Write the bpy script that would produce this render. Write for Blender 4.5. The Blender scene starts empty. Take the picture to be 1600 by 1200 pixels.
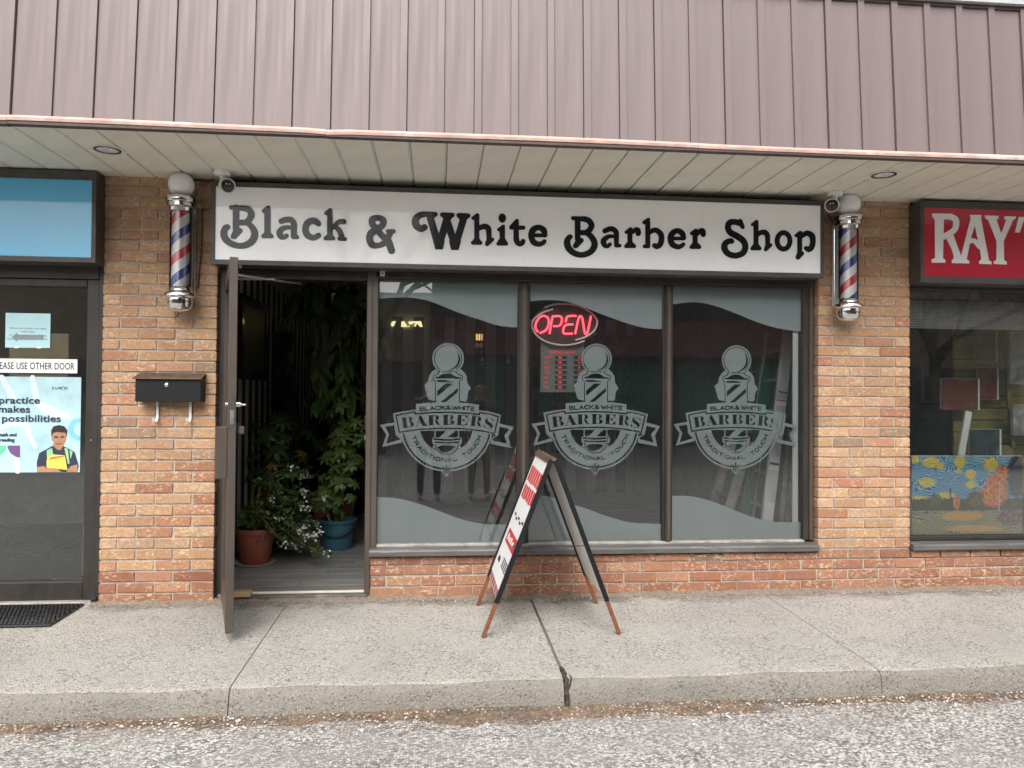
import bpy, bmesh, math, random
import numpy as np
from mathutils import Vector, Matrix, Quaternion
random.seed(7)
R = math.radians
SC = bpy.context.scene
COL = SC.collection
# ---------------------------------------------------------------- camera
CAM_D, CAM_Z, FPX = 5.1878, 1.36, 1200.0
YAW, PIT, ROL = 0.09618817, 0.01515598, 0.00714425
_f = Vector((math.sin(YAW)*math.cos(PIT), math.cos(YAW)*math.cos(PIT), math.sin(PIT)))
_r0 = Vector((math.cos(YAW), -math.sin(YAW), 0)); _u0 = _r0.cross(_f)
_r = math.cos(ROL)*_r0 + math.sin(ROL)*_u0
_u = -math.sin(ROL)*_r0 + math.cos(ROL)*_u0
CO = Vector((0, -CAM_D, CAM_Z))
cd = bpy.data.cameras.new('camera'); cam = bpy.data.objects.new('camera', cd); COL.objects.link(cam)
cd.sensor_width = 36.0; cd.lens = 36.0*FPX/1600.0; cd.clip_start = 0.05; cd.clip_end = 2000
M3 = Matrix((_r, _u, -_f)).transposed()
cam.matrix_world = Matrix.Translation(CO) @ M3.to_4x4()
SC.camera = cam
# ---------------------------------------------------------------- sky, sun, exposure
SUN_EL, SUN_AZ = 47.0, 192.0          # bright overcast, light from behind the camera
w = bpy.data.worlds.new('World'); SC.world = w; w.use_nodes = True
nt = w.node_tree; nt.nodes.clear()
o_ = nt.nodes.new('ShaderNodeOutputWorld'); b_ = nt.nodes.new('ShaderNodeBackground')
s_ = nt.nodes.new('ShaderNodeTexSky'); s_.sky_type = 'NISHITA'; s_.sun_disc = False
s_.sun_elevation = R(SUN_EL); s_.sun_rotation = R(SUN_AZ); s_.dust_density = 5.0; s_.air_density = 1.0; s_.ozone_density = 1.0
h_ = nt.nodes.new('ShaderNodeHueSaturation'); h_.inputs['Saturation'].default_value = 0.22
nt.links.new(s_.outputs[0], h_.inputs['Color']); nt.links.new(h_.outputs[0], b_.inputs[0]); nt.links.new(b_.outputs[0], o_.inputs[0])
b_.inputs[1].default_value = 0.15
sl = bpy.data.lights.new('sun', 'SUN'); sl.energy = 1.0; sl.angle = R(45); sl.color = (1.0, 0.97, 0.93)
sun = bpy.data.objects.new('sun', sl); COL.objects.link(sun)
_sd = Vector((math.sin(R(SUN_AZ))*math.cos(R(SUN_EL)), math.cos(R(SUN_AZ))*math.cos(R(SUN_EL)), math.sin(R(SUN_EL))))
sun.rotation_euler = _sd.to_track_quat('Z', 'Y').to_euler()
sun.location = (0, -8, 12)
vs = SC.view_settings
vs.view_transform = 'Standard'; vs.look = 'None'; vs.exposure = 0.86; vs.gamma = 1.0; vs.use_curve_mapping = False
SC.cycles.max_bounces = 7; SC.cycles.diffuse_bounces = 3; SC.cycles.glossy_bounces = 4
SC.cycles.transparent_max_bounces = 12; SC.cycles.transmission_bounces = 6
SC.cycles.caustics_reflective = False; SC.cycles.caustics_refractive = False

def at(px, py, Y):
    """real-world (x, z) of a measured photo point on the vertical plane y = Y"""
    px = float(px); py = float(py); Y = float(Y)
    d = _f + (px-800)/FPX*_r - (py-600)/FPX*_u
    p = CO + d*((Y+CAM_D)/d.y)
    return p.x, p.z
def X(px, Y, py=650): return at(px, py, Y)[0]
def Z(py, Y, px=800): return at(px, py, Y)[1]

# ---------------------------------------------------------------- materials
MATS = {}
def newmat(name):
    m = bpy.data.materials.new(name); m.use_nodes = True
    n = m.node_tree; n.nodes.clear()
    out = n.nodes.new('ShaderNodeOutputMaterial'); p = n.nodes.new('ShaderNodeBsdfPrincipled')
    n.links.new(p.outputs[0], out.inputs[0]); MATS[name] = m
    return m, n, p, out
def N(n, t, **kw):
    x = n.nodes.new(t)
    for k, v in kw.items():
        if k in x.inputs: x.inputs[k].default_value = v
        else: setattr(x, k, v)
    return x
def ramp(n, fac, stops):
    r = n.nodes.new('ShaderNodeValToRGB'); e = r.color_ramp.elements
    while len(e) > 1: e.remove(e[-1])
    e[0].position = stops[0][0]; e[0].color = (*stops[0][1], 1)
    for p, c in stops[1:]:
        k = e.new(p); k.color = (*c, 1)
    n.links.new(fac, r.inputs[0]); return r.outputs[0]
def g(v): return (v, v, v)
def mixc(n, fac, a, b, mode='MIX'):
    m = n.nodes.new('ShaderNodeMix'); m.data_type = 'RGBA'; m.blend_type = mode
    for sock, v in ((m.inputs['Factor'], fac), (m.inputs[6], a), (m.inputs[7], b)):
        if isinstance(v, bpy.types.NodeSocket): n.links.new(v, sock)
        elif isinstance(v, (int, float)): sock.default_value = v
        else: sock.default_value = (*v, 1)
    return m.outputs[2]
def math_(n, op, a, b=0.0):
    m = n.nodes.new('ShaderNodeMath'); m.operation = op
    for i, v in enumerate((a, b)):
        if isinstance(v, bpy.types.NodeSocket): n.links.new(v, m.inputs[i])
        else: m.inputs[i].default_value = v
    return m.outputs[0]
def coords(n, scale=(1, 1, 1), kind='Object', rnd=False):
    tc = n.nodes.new('ShaderNodeTexCoord'); mp = n.nodes.new('ShaderNodeMapping')
    n.links.new(tc.outputs[kind], mp.inputs[0]); mp.inputs['Scale'].default_value = scale
    if rnd:
        oi = n.nodes.new('ShaderNodeObjectInfo'); v = n.nodes.new('ShaderNodeVectorMath'); v.operation = 'SCALE'
        c = n.nodes.new('ShaderNodeCombineXYZ')
        for i in range(3): n.links.new(oi.outputs['Random'], c.inputs[i])
        n.links.new(c.outputs[0], v.inputs[0]); v.inputs['Scale'].default_value = 37.0
        n.links.new(v.outputs[0], mp.inputs['Location'])
    return mp.outputs[0]
def noise(n, vec, scale, detail=4, rough=0.6):
    t = N(n, 'ShaderNodeTexNoise', Scale=scale, Detail=detail, Roughness=rough); n.links.new(vec, t.inputs['Vector']); return t.outputs['Fac']
def bump(n, p, h, strength=0.3, dist=0.01):
    b = N(n, 'ShaderNodeBump', Strength=strength, Distance=dist); n.links.new(h, b.inputs['Height']); n.links.new(b.outputs[0], p.inputs['Normal'])
def mat(name, col, rough=0.6, metal=0.0, var=0.12, vscale=8.0, bumpk=0.0, stretch=(1, 1, 1), coat=0.0, spec=0.5, dirt=None, dscale=3.0, dthr=0.58):
    """plain procedural paint: base colour, mottling, optional dirt colour, roughness variation"""
    m, n, p, out = newmat(name)
    v = coords(n, stretch)
    nf = noise(n, v, vscale, 3, 0.65)
    lo = tuple(c*(1-var) for c in col); hi = tuple(min(1, c*(1+var)) for c in col)
    c = ramp(n, nf, [(0.3, lo), (0.7, hi)])
    if dirt is not None:
        df = noise(n, v, dscale, 5, 0.7)
        d2 = ramp(n, df, [(dthr, g(0)), (dthr+0.14, g(1))])
        c = mixc(n, d2, c, dirt)
    n.links.new(c, p.inputs['Base Color'])
    rr = ramp(n, noise(n, v, vscale*2.3, 2, 0.6), [(0.3, g(max(0.02, rough*0.8))), (0.7, g(min(1, rough*1.2)))])
    n.links.new(rr, p.inputs['Roughness'])
    p.inputs['Metallic'].default_value = metal; p.inputs['Coat Weight'].default_value = coat; p.inputs['Coat Roughness'].default_value = 0.03
    p.inputs['Specular IOR Level'].default_value = spec
    if bumpk: bump(n, p, noise(n, v, vscale*6, 3, 0.7), bumpk, 0.004)
    return m
def emit(name, col, s):
    m, n, p, out = newmat(name)
    p.inputs['Base Color'].default_value = (*col, 1); p.inputs['Emission Color'].default_value = (*col, 1); p.inputs['Emission Strength'].default_value = s
    p.inputs['Roughness'].default_value = 0.3
    m.cycles.emission_sampling = 'NONE'
    return m

def mk_brick():
    m, n, p, out = newmat('brick')
    oi = n.nodes.new('ShaderNodeObjectInfo')
    v = coords(n, (1, 1, 1), rnd=True)
    base = oi.outputs['Color']
    f1 = noise(n, v, 14, 3, 0.7)
    c = mixc(n, ramp(n, f1, [(0.35, g(0)), (0.75, g(0.42))]), base, (0.38, 0.185, 0.108))
    # pale scuffed flecks of the rolled face, only on some bricks
    f2 = noise(n, coords(n, (1.3, 1, 2.2), rnd=True), 30, 4, 0.75)
    f3 = noise(n, v, 6, 2, 0.5)
    fl = math_(n, 'MULTIPLY', ramp(n, f2, [(0.53, g(0)), (0.60, g(1))]), ramp(n, f3, [(0.40, g(0)), (0.56, g(0.8))]))
    c = mixc(n, fl, c, (0.74, 0.57, 0.38))
    f4 = noise(n, v, 170, 2, 0.7)
    c = mixc(n, ramp(n, f4, [(0.30, g(0.55)), (0.40, g(0))]), c, (0.10, 0.052, 0.03))
    f5 = noise(n, v, 60, 2, 0.7)
    c = mixc(n, ramp(n, f5, [(0.35, g(0.35)), (0.6, g(0))]), c, (0.20, 0.09, 0.05))
    ge = n.nodes.new('ShaderNodeNewGeometry'); wf = noise(n, ge.outputs['Position'], 1.7, 5, 0.7)
    c = mixc(n, ramp(n, wf, [(0.30, g(0.26)), (0.52, g(0))]), c, (0.22, 0.165, 0.12))
    n.links.new(c, p.inputs['Base Color']); p.inputs['Roughness'].default_value = 0.92; p.inputs['Specular IOR Level'].default_value = 0.2
    bump(n, p, math_(n, 'ADD', f5, math_(n, 'MULTIPLY', f4, 0.6)), 0.7, 0.004)
    return m
mk_brick()
mat('mortar', (0.42, 0.38, 0.335), 0.95, var=0.22, vscale=20, bumpk=0.6, dirt=(0.27, 0.225, 0.185), dscale=9)
mat('mansard', (0.176, 0.133, 0.132), 0.5, 0.0, var=0.08, vscale=2.6, stretch=(5, 1, 0.22), dirt=(0.158, 0.132, 0.131), dscale=5, dthr=0.56, spec=0.5)
mat('batten', (0.170, 0.128, 0.128), 0.48, 0.0, var=0.08, vscale=3, stretch=(1, 1, 0.4))
mat('drip', (0.60, 0.40, 0.34), 0.38, 0.0, var=0.2, vscale=6, dirt=(0.74, 0.66, 0.60), dscale=2.2, dthr=0.54)
mat('drip_dark', (0.075, 0.050, 0.045), 0.6)
mat('coping', (0.30, 0.36, 0.38), 0.45, 0.3, var=0.12, vscale=30, stretch=(3, 1, 0.2))
mat("soffit", (0.78, 0.755, 0.64), 0.55, var=0.06, vscale=3, dirt=(0.72, 0.69, 0.57), dscale=4, dthr=0.62)
mat('soffit_gap', (0.20, 0.17, 0.11), 0.9)
mat('bronze', (0.040, 0.034, 0.030), 0.42, 0.25, var=0.25, vscale=10, stretch=(1, 1, 0.3), dirt=(0.09, 0.08, 0.07), dscale=14, dthr=0.66)
mat('bronze_light', (0.088, 0.070, 0.058), 0.42, 0.25, var=0.15, vscale=6, stretch=(1, 1, 0.3), dirt=(0.06, 0.05, 0.042), dscale=12, dthr=0.66)
mat('cabinet', (0.070, 0.064, 0.060), 0.48, 0.2, var=0.2, vscale=8, dirt=(0.16, 0.15, 0.14), dscale=18, dthr=0.68)
mat('sill', (0.13, 0.125, 0.12), 0.55, 0.35, var=0.3, vscale=9, stretch=(0.3, 1, 2), dirt=(0.38, 0.37, 0.35), dscale=12, dthr=0.60)
mat('sill_pale', (0.36, 0.34, 0.32), 0.6, 0.2, var=0.3, vscale=14, dirt=(0.12, 0.11, 0.10), dscale=10, dthr=0.6)
def mk_face(name, col, coatr=0.05, coatw=1.0):
    m, n, p, out = newmat(name)
    v = coords(n)
    c = ramp(n, noise(n, v, 3, 5, 0.6), [(0.3, tuple(x*0.96 for x in col)), (0.7, col)])
    c = mixc(n, ramp(n, noise(n, coords(n, (5, 1, 0.35)), 5, 5, 0.7), [(0.58, g(0)), (0.78, g(0.22))]), c, tuple(x*0.72 for x in col))
    n.links.new(c, p.inputs['Base Color']); p.inputs['Roughness'].default_value = 0.28
    p.inputs['Coat Weight'].default_value = coatw; p.inputs['Coat Roughness'].default_value = coatr; p.inputs['Specular IOR Level'].default_value = 0.5*coatw
    b = N(n, 'ShaderNodeBump', Strength=0.25, Distance=0.012); n.links.new(noise(n, v, 1.3, 2, 0.4), b.inputs['Height']); n.links.new(b.outputs[0], p.inputs['Coat Normal'])
    return m
mk_face('sign_white', (0.91, 0.92, 0.92)); mk_face('sign_blue', (0.085, 0.46, 0.76)); mk_face('sign_red', (0.44, 0.006, 0.032))
mk_face('letter_black', (0.008, 0.009, 0.012), 0.04, 0.5); mk_face('letter_white', (0.78, 0.78, 0.78), 0.2)
mat('chrome', (0.80, 0.80, 0.80), 0.10, 1.0, var=0.03, vscale=5)
mat('steel', (0.45, 0.45, 0.44), 0.32, 0.9, var=0.15, vscale=20)
mat('aluminium', (0.66, 0.66, 0.65), 0.45, 0.15, var=0.12, vscale=20, stretch=(1, 1, 0.2))
mat('milk_glass', (0.86, 0.84, 0.85), 0.25, var=0.03, coat=0.5)
mat('white_plastic', (0.74, 0.74, 0.72), 0.4, var=0.05)
mat('black_plastic', (0.012, 0.012, 0.014), 0.25, var=0.1, coat=0.4)
mat('black_metal', (0.007, 0.008, 0.010), 0.5, 0.0, var=0.2, vscale=20, spec=0.3)
mat('rusty_lid', (0.13, 0.085, 0.06), 0.55, 0.2, var=0.3, vscale=25, dirt=(0.03, 0.025, 0.022), dscale=10, dthr=0.55)
mat('rust', (0.19, 0.068, 0.030), 0.8, 0.1, var=0.35, vscale=30, bumpk=0.4)
mat('terracotta', (0.30, 0.085, 0.052), 0.55, var=0.15, vscale=9)
mat('saucer', (0.38, 0.34, 0.30), 0.5); mat('cream_strip', (0.66, 0.60, 0.50), 0.5, var=0.15)
mat('blue_plastic', (0.045, 0.125, 0.175), 0.4, var=0.15, vscale=8)
mat('soil', (0.035, 0.024, 0.016), 0.95, var=0.4, vscale=50, bumpk=0.8)
mat('wood', (0.52, 0.36, 0.18), 0.6, var=0.2, vscale=12, stretch=(0.3, 3, 3))
mat('cable', (0.02, 0.018, 0.018), 0.5)
mat('bark', (0.10, 0.075, 0.055), 0.9, var=0.3, vscale=25, stretch=(1, 1, 0.3), bumpk=0.7)
mat('stem', (0.20, 0.15, 0.075), 0.7, var=0.3, vscale=20)
mat('stem_green', (0.17, 0.17, 0.05), 0.6, var=0.25, vscale=20)
def mk_leaf(name, col, tr=0.35):
    m, n, p, out = newmat(name)
    v = coords(n, rnd=True); oi = n.nodes.new('ShaderNodeObjectInfo')
    c = ramp(n, noise(n, v, 12, 4, 0.6), [(0.3, tuple(x*0.6 for x in col)), (0.7, tuple(min(1, x*1.35) for x in col))])
    c = mixc(n, ramp(n, oi.outputs['Random'], [(0, g(0)), (1, g(0.45))]), c, (col[0]*1.5, col[1]*1.15, col[2]*0.6))
    n.links.new(c, p.inputs['Base Color']); p.inputs['Roughness'].default_value = 0.42
    t = N(n, 'ShaderNodeBsdfTranslucent'); n.links.new(c, t.inputs[0])
    mx = N(n, 'ShaderNodeMixShader'); mx.inputs[0].default_value = tr
    n.links.new(p.outputs[0], mx.inputs[1]); n.links.new(t.outputs[0], mx.inputs[2]); n.links.new(mx.outputs[0], out.inputs[0])
mk_leaf('leaf_dark', (0.040, 0.085, 0.030)); mk_leaf('leaf_mid', (0.08, 0.145, 0.042)); mk_leaf('leaf_palm', (0.095, 0.16, 0.045)); mk_leaf('leaf_yellow', (0.26, 0.17, 0.02))
mat('petal', (0.82, 0.82, 0.80), 0.6, var=0.05)
def mk_glass(name, tint=(0.965, 0.98, 0.975), boost=1.0, wave=0.05, haze=0.009):
    m, n, p, out = newmat(name); n.nodes.remove(p)
    v = coords(n)
    gl = N(n, 'ShaderNodeBsdfGlossy'); gl.inputs['Roughness'].default_value = 0.0
    b = N(n, 'ShaderNodeBump', Strength=wave, Distance=0.01); n.links.new(noise(n, v, 1.6, 2, 0.4), b.inputs['Height']); n.links.new(b.outputs[0], gl.inputs['Normal'])
    tr = N(n, 'ShaderNodeBsdfTransparent'); tr.inputs[0].default_value = (*tint, 1)
    fr = N(n, 'ShaderNodeFresnel', IOR=1.52)
    f = math_(n, 'MULTIPLY', fr.outputs[0], boost)
    mx = N(n, 'ShaderNodeMixShader'); n.links.new(f, mx.inputs[0]); n.links.new(tr.outputs[0], mx.inputs[1]); n.links.new(gl.outputs[0], mx.inputs[2])
    df = N(n, 'ShaderNodeBsdfDiffuse'); df.inputs[0].default_value = (0.70, 0.74, 0.74, 1)       # pale diffuse haze painted over the pane, uneven by noise
    dm_ = N(n, 'ShaderNodeMixShader'); n.links.new(ramp(n, noise(n, coords(n, (1, 1, 1.6)), 3.1, 5, 0.7), [(0.3, g(haze*0.6)), (0.7, g(haze*1.5))]), dm_.inputs[0]); n.links.new(mx.outputs[0], dm_.inputs[1]); n.links.new(df.outputs[0], dm_.inputs[2]); n.links.new(dm_.outputs[0], out.inputs[0])
mk_glass('glass', boost=1.9); mk_glass('glass_clear', boost=1.2); mk_glass('glass_tinted', (0.90, 0.92, 0.93), 2.1); mk_glass('bulb_glass', (0.985, 0.985, 0.985), 1.2, haze=0.002)
def mk_frost():
    m, n, p, out = newmat('frost')
    v = coords(n, (1, 1, 0.25))
    c = ramp(n, noise(n, v, 6, 6, 0.7), [(0.25, (0.50, 0.575, 0.59)), (0.75, (0.57, 0.645, 0.66))])
    n.links.new(c, p.inputs['Base Color']); p.inputs['Roughness'].default_value = 0.7
    t = N(n, 'ShaderNodeBsdfTranslucent'); t.inputs[0].default_value = (0.6, 0.66, 0.68, 1)
    tr = N(n, 'ShaderNodeBsdfTransparent')
    a = N(n, 'ShaderNodeMixShader'); a.inputs[0].default_value = 0.15; n.links.new(p.outputs[0], a.inputs[1]); n.links.new(t.outputs[0], a.inputs[2])
    b = N(n, 'ShaderNodeMixShader'); b.inputs[0].default_value = 0.05; n.links.new(a.outputs[0], b.inputs[1]); n.links.new(tr.outputs[0], b.inputs[2])
    n.links.new(b.outputs[0], out.inputs[0])
mk_frost()
def mk_aggregate(name, matrix, stones, scale, gap, bumpk, stain=None, rough=0.9, contrast=0.5, rust=False, cracks=False):
    """concrete or asphalt with its stones worn bare: one colour for each stone, darker binder, stains, wear"""
    m, n, p, out = newmat(name)
    v = coords(n)
    vd = N(n, 'ShaderNodeTexVoronoi', Scale=scale, Randomness=1.0); n.links.new(v, vd.inputs['Vector'])
    sep = n.nodes.new('ShaderNodeSeparateColor'); n.links.new(vd.outputs['Color'], sep.inputs[0])
    c = ramp(n, sep.outputs[0], stones)
    e = ramp(n, vd.outputs['Distance'], [(gap, g(0)), (gap+0.25, g(1))])
    c = mixc(n, e, c, matrix)
    fine = noise(n, v, scale*3.1, 2, 0.75)
    c = mixc(n, ramp(n, fine, [(0.33, g(contrast)), (0.45, g(0))]), c, tuple(x*0.35 for x in matrix))
    wear = noise(n, v, 3.3, 4, 0.7)                       # where the surface paste is still closed, fewer stones show
    c = mixc(n, ramp(n, wear, [(0.36, g(0.6)), (0.56, g(0.0))]), c, tuple(x*1.12 for x in matrix))
    big = noise(n, v, 1.1, 4, 0.65)
    c = mixc(n, ramp(n, big, [(0.35, g(0.30)), (0.62, g(0))]), c, tuple(x*0.55 for x in matrix))
    oi = n.nodes.new('ShaderNodeObjectInfo')
    c = mixc(n, ramp(n, oi.outputs['Random'], [(0, g(0)), (1, g(0.16))]), c, tuple(x*0.6 for x in matrix))
    if stain:
        sf = noise(n, coords(n, (1, 1.6, 1)), 2.3, 5, 0.75)
        c = mixc(n, ramp(n, sf, [(0.56, g(0)), (0.74, g(0.6))]), c, stain)
    if rust:
        rf = noise(n, v, 5.2, 3, 0.6)
        c = mixc(n, ramp(n, rf, [(0.70, g(0)), (0.78, g(0.45))]), c, (0.42, 0.26, 0.12))
        gm = N(n, 'ShaderNodeTexVoronoi', Scale=5.0, Randomness=1.0); n.links.new(v, gm.inputs['Vector'])
        c = mixc(n, ramp(n, gm.outputs['Distance'], [(0.05, g(0.55)), (0.075, g(0))]), c, (0.10, 0.09, 0.08))
    if cracks:
        dn = N(n, 'ShaderNodeTexNoise', Scale=6.0, Detail=3); n.links.new(v, dn.inputs['Vector'])
        mx = n.nodes.new('ShaderNodeMix'); mx.data_type = 'VECTOR'; mx.inputs['Factor'].default_value = 0.12; n.links.new(v, mx.inputs[4]); n.links.new(dn.outputs['Color'], mx.inputs[5])
        ve = N(n, 'ShaderNodeTexVoronoi', Scale=1.9, Randomness=1.0); ve.feature = 'DISTANCE_TO_EDGE'; n.links.new(mx.outputs[1], ve.inputs['Vector'])
        cf = math_(n, 'MULTIPLY', ramp(n, ve.outputs['Distance'], [(0.004, g(0.6)), (0.014, g(0))]), ramp(n, wear, [(0.45, g(0)), (0.58, g(1))]))
        c = mixc(n, cf, c, (0.10, 0.095, 0.09))
    n.links.new(c, p.inputs['Base Color']); p.inputs['Roughness'].default_value = rough; p.inputs['Specular IOR Level'].default_value = 0.25
    hgt = math_(n, 'ADD', math_(n, 'MULTIPLY', e, -0.6), math_(n, 'MULTIPLY', fine, 0.8))
    bump(n, p, hgt, bumpk, 0.006)
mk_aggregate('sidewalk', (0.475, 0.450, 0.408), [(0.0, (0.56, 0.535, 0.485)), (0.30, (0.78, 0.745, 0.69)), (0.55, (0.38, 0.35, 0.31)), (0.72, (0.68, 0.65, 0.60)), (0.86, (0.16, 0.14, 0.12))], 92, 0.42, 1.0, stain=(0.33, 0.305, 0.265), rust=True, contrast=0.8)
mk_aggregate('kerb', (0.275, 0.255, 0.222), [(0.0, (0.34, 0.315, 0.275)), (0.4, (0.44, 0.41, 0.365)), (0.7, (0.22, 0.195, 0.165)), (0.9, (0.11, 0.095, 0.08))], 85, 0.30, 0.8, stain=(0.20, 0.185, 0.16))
mk_aggregate("asphalt", (0.36, 0.342, 0.318), [(0.0, (0.62, 0.605, 0.59)), (0.35, (0.92, 0.905, 0.89)), (0.56, (0.60, 0.58, 0.55)), (0.76, (0.20, 0.185, 0.17))], 76, 0.46, 1.0, stain=(0.30, 0.265, 0.23), contrast=0.85, cracks=True)
def mk_debris():
    m, n, p, out = newmat('debris')
    v = coords(n)
    c = ramp(n, noise(n, v, 55, 4, .75), [(.28, (.075, .052, .036)), (.5, (.17, .118, .080)), (.72, (.34, .27, .205))])
    n.links.new(c, p.inputs['Base Color']); p.inputs['Roughness'].default_value = .95
    bump(n, p, noise(n, v, 90, 3, .7), 1.0, .006)
    a_ = ramp(n, math_(n, 'ADD', noise(n, v, 4.5, 5, .75), math_(n, 'MULTIPLY', noise(n, v, 70, 2, .6), .45)), [(.58, g(0)), (.78, g(1))])
    tr = N(n, 'ShaderNodeBsdfTransparent'); mx = N(n, 'ShaderNodeMixShader'); n.links.new(a_, mx.inputs[0]); n.links.new(tr.outputs[0], mx.inputs[1]); n.links.new(p.outputs[0], mx.inputs[2]); n.links.new(mx.outputs[0], out.inputs[0])
mk_debris()
mat('dirt', (0.24, 0.195, 0.155), 0.95, var=0.4, vscale=60, bumpk=1.0)
mat('pebble', (0.46, 0.42, 0.38), 0.9, var=0.5, vscale=4)
mat('crack', (0.045, 0.036, 0.028), 0.95, var=0.4, vscale=40)
mat('needle', (0.25, 0.15, 0.09), 0.9, var=0.5, vscale=9)
def mk_plank():
    m, n, p, out = newmat('plank')
    v = coords(n, (0.6, 9, 9), rnd=True); oi = n.nodes.new('ShaderNodeObjectInfo')
    f = noise(n, v, 4, 5, 0.7)
    c = ramp(n, f, [(0.25, (0.10, 0.098, 0.092)), (0.5, (0.24, 0.235, 0.22)), (0.78, (0.44, 0.43, 0.41))])
    c = mixc(n, ramp(n, oi.outputs['Random'], [(0, g(0)), (1, g(0.35))]), c, (0.10, 0.10, 0.096))
    n.links.new(c, p.inputs['Base Color']); p.inputs['Roughness'].default_value = 0.38
mk_plank()
def mk_stripes(name, axis, wdt, off=0.0):
    m, n, p, out = newmat(name)
    tc = n.nodes.new('ShaderNodeTexCoord'); sp = n.nodes.new('ShaderNodeSeparateXYZ'); n.links.new(tc.outputs['Object'], sp.inputs[0])
    fr = math_(n, 'FRACT', math_(n, 'ADD', math_(n, 'MULTIPLY', sp.outputs[axis], 1.0/(2*wdt)), 50+off))
    st = math_(n, 'GREATER_THAN', fr, 0.5)
    n.links.new(mixc(n, st, (0.012, 0.012, 0.014), (0.50, 0.47, 0.43)), p.inputs['Base Color']); p.inputs['Roughness'].default_value = 0.6
mk_stripes('wallpaper_side', 1, 0.115); mk_stripes('wallpaper_back', 0, 0.14, 0.2)
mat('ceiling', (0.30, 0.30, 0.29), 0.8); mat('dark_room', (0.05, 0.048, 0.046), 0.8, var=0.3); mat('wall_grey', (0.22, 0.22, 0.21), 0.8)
mat('leather', (0.012, 0.014, 0.022), 0.35, var=0.3, vscale=12, bumpk=0.2)
mat('olive', (0.20, 0.175, 0.035), 0.6, var=0.15, vscale=6, stretch=(0.3, 1, 2))
mat('green_fibreglass', (0.02, 0.14, 0.075), 0.45, var=0.15); mat('cardboard', (0.46, 0.36, 0.22), 0.85, var=0.08, vscale=5)
mat('paper_blue', (0.46, 0.70, 0.74), 0.7, var=0.03); mat('paper_white', (0.80, 0.80, 0.78), 0.6, var=0.03)
mat('ink', (0.018, 0.02, 0.035), 0.6); mat('ink_navy', (0.022, 0.028, 0.075), 0.6); mat('ink_grey', (0.22, 0.26, 0.28), 0.6)
mat('print_red', (0.58, 0.05, 0.05), 0.5, var=0.15, vscale=20); mat('print_green', (0.13, 0.52, 0.33), 0.6); mat('print_purple', (0.16, 0.075, 0.20), 0.6); mat('print_cyan', (0.20, 0.52, 0.76), 0.6); mat('print_pale', (0.42, 0.62, 0.66), 0.6); mat('print_white', (0.58, 0.70, 0.72), 0.6)
mat('print_yellow', (0.75, 0.70, 0.10), 0.6); mat('print_orange', (0.65, 0.17, 0.05), 0.6); mat('print_skin', (0.42, 0.22, 0.12), 0.6); mat('print_hair', (0.02, 0.016, 0.015), 0.6); mat('print_shirt', (0.025, 0.032, 0.06), 0.6); mat('print_strap', (0.30, 0.55, 0.28), 0.6)
mat('trouser_dark', (0.018, 0.022, 0.034), 0.85); mat('trouser_khaki', (0.22, 0.18, 0.13), 0.85); mat('jacket', (0.05, 0.05, 0.055), 0.85); mat('jacket_green', (0.07, 0.08, 0.06), 0.85); mat('skin', (0.44, 0.26, 0.18), 0.55); mat('hair', (0.03, 0.02, 0.015), 0.6); mat('shoe', (0.6, 0.6, 0.58), 0.6)
mat('far_brick', (0.36, 0.275, 0.20), 0.9, var=0.2, vscale=3); mat('far_upper', (0.055, 0.05, 0.05), 0.8, var=0.15, vscale=2); mat('far_red', (0.22, 0.055, 0.058), 0.7); mat('far_green', (0.055, 0.20, 0.155), 0.6); mat('far_dark', (0.03, 0.03, 0.032), 0.3, coat=0.5); mat('far_grey', (0.42, 0.43, 0.44), 0.7)
mat('car_paint', (0.035, 0.065, 0.075), 0.3, 0.3, coat=1.0); mat('tyre', (0.02, 0.02, 0.02), 0.8)
emit('neon_red', (1.0, 0.05, 0.075), 2.6); emit('led_red', (1.0, 0.035, 0.03), 0.3); emit('yellow_glow', (0.9, 0.78, 0.36), 0.75); emit('amber_glow', (1.0, 0.6, 0.2), 0.6)

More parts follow.
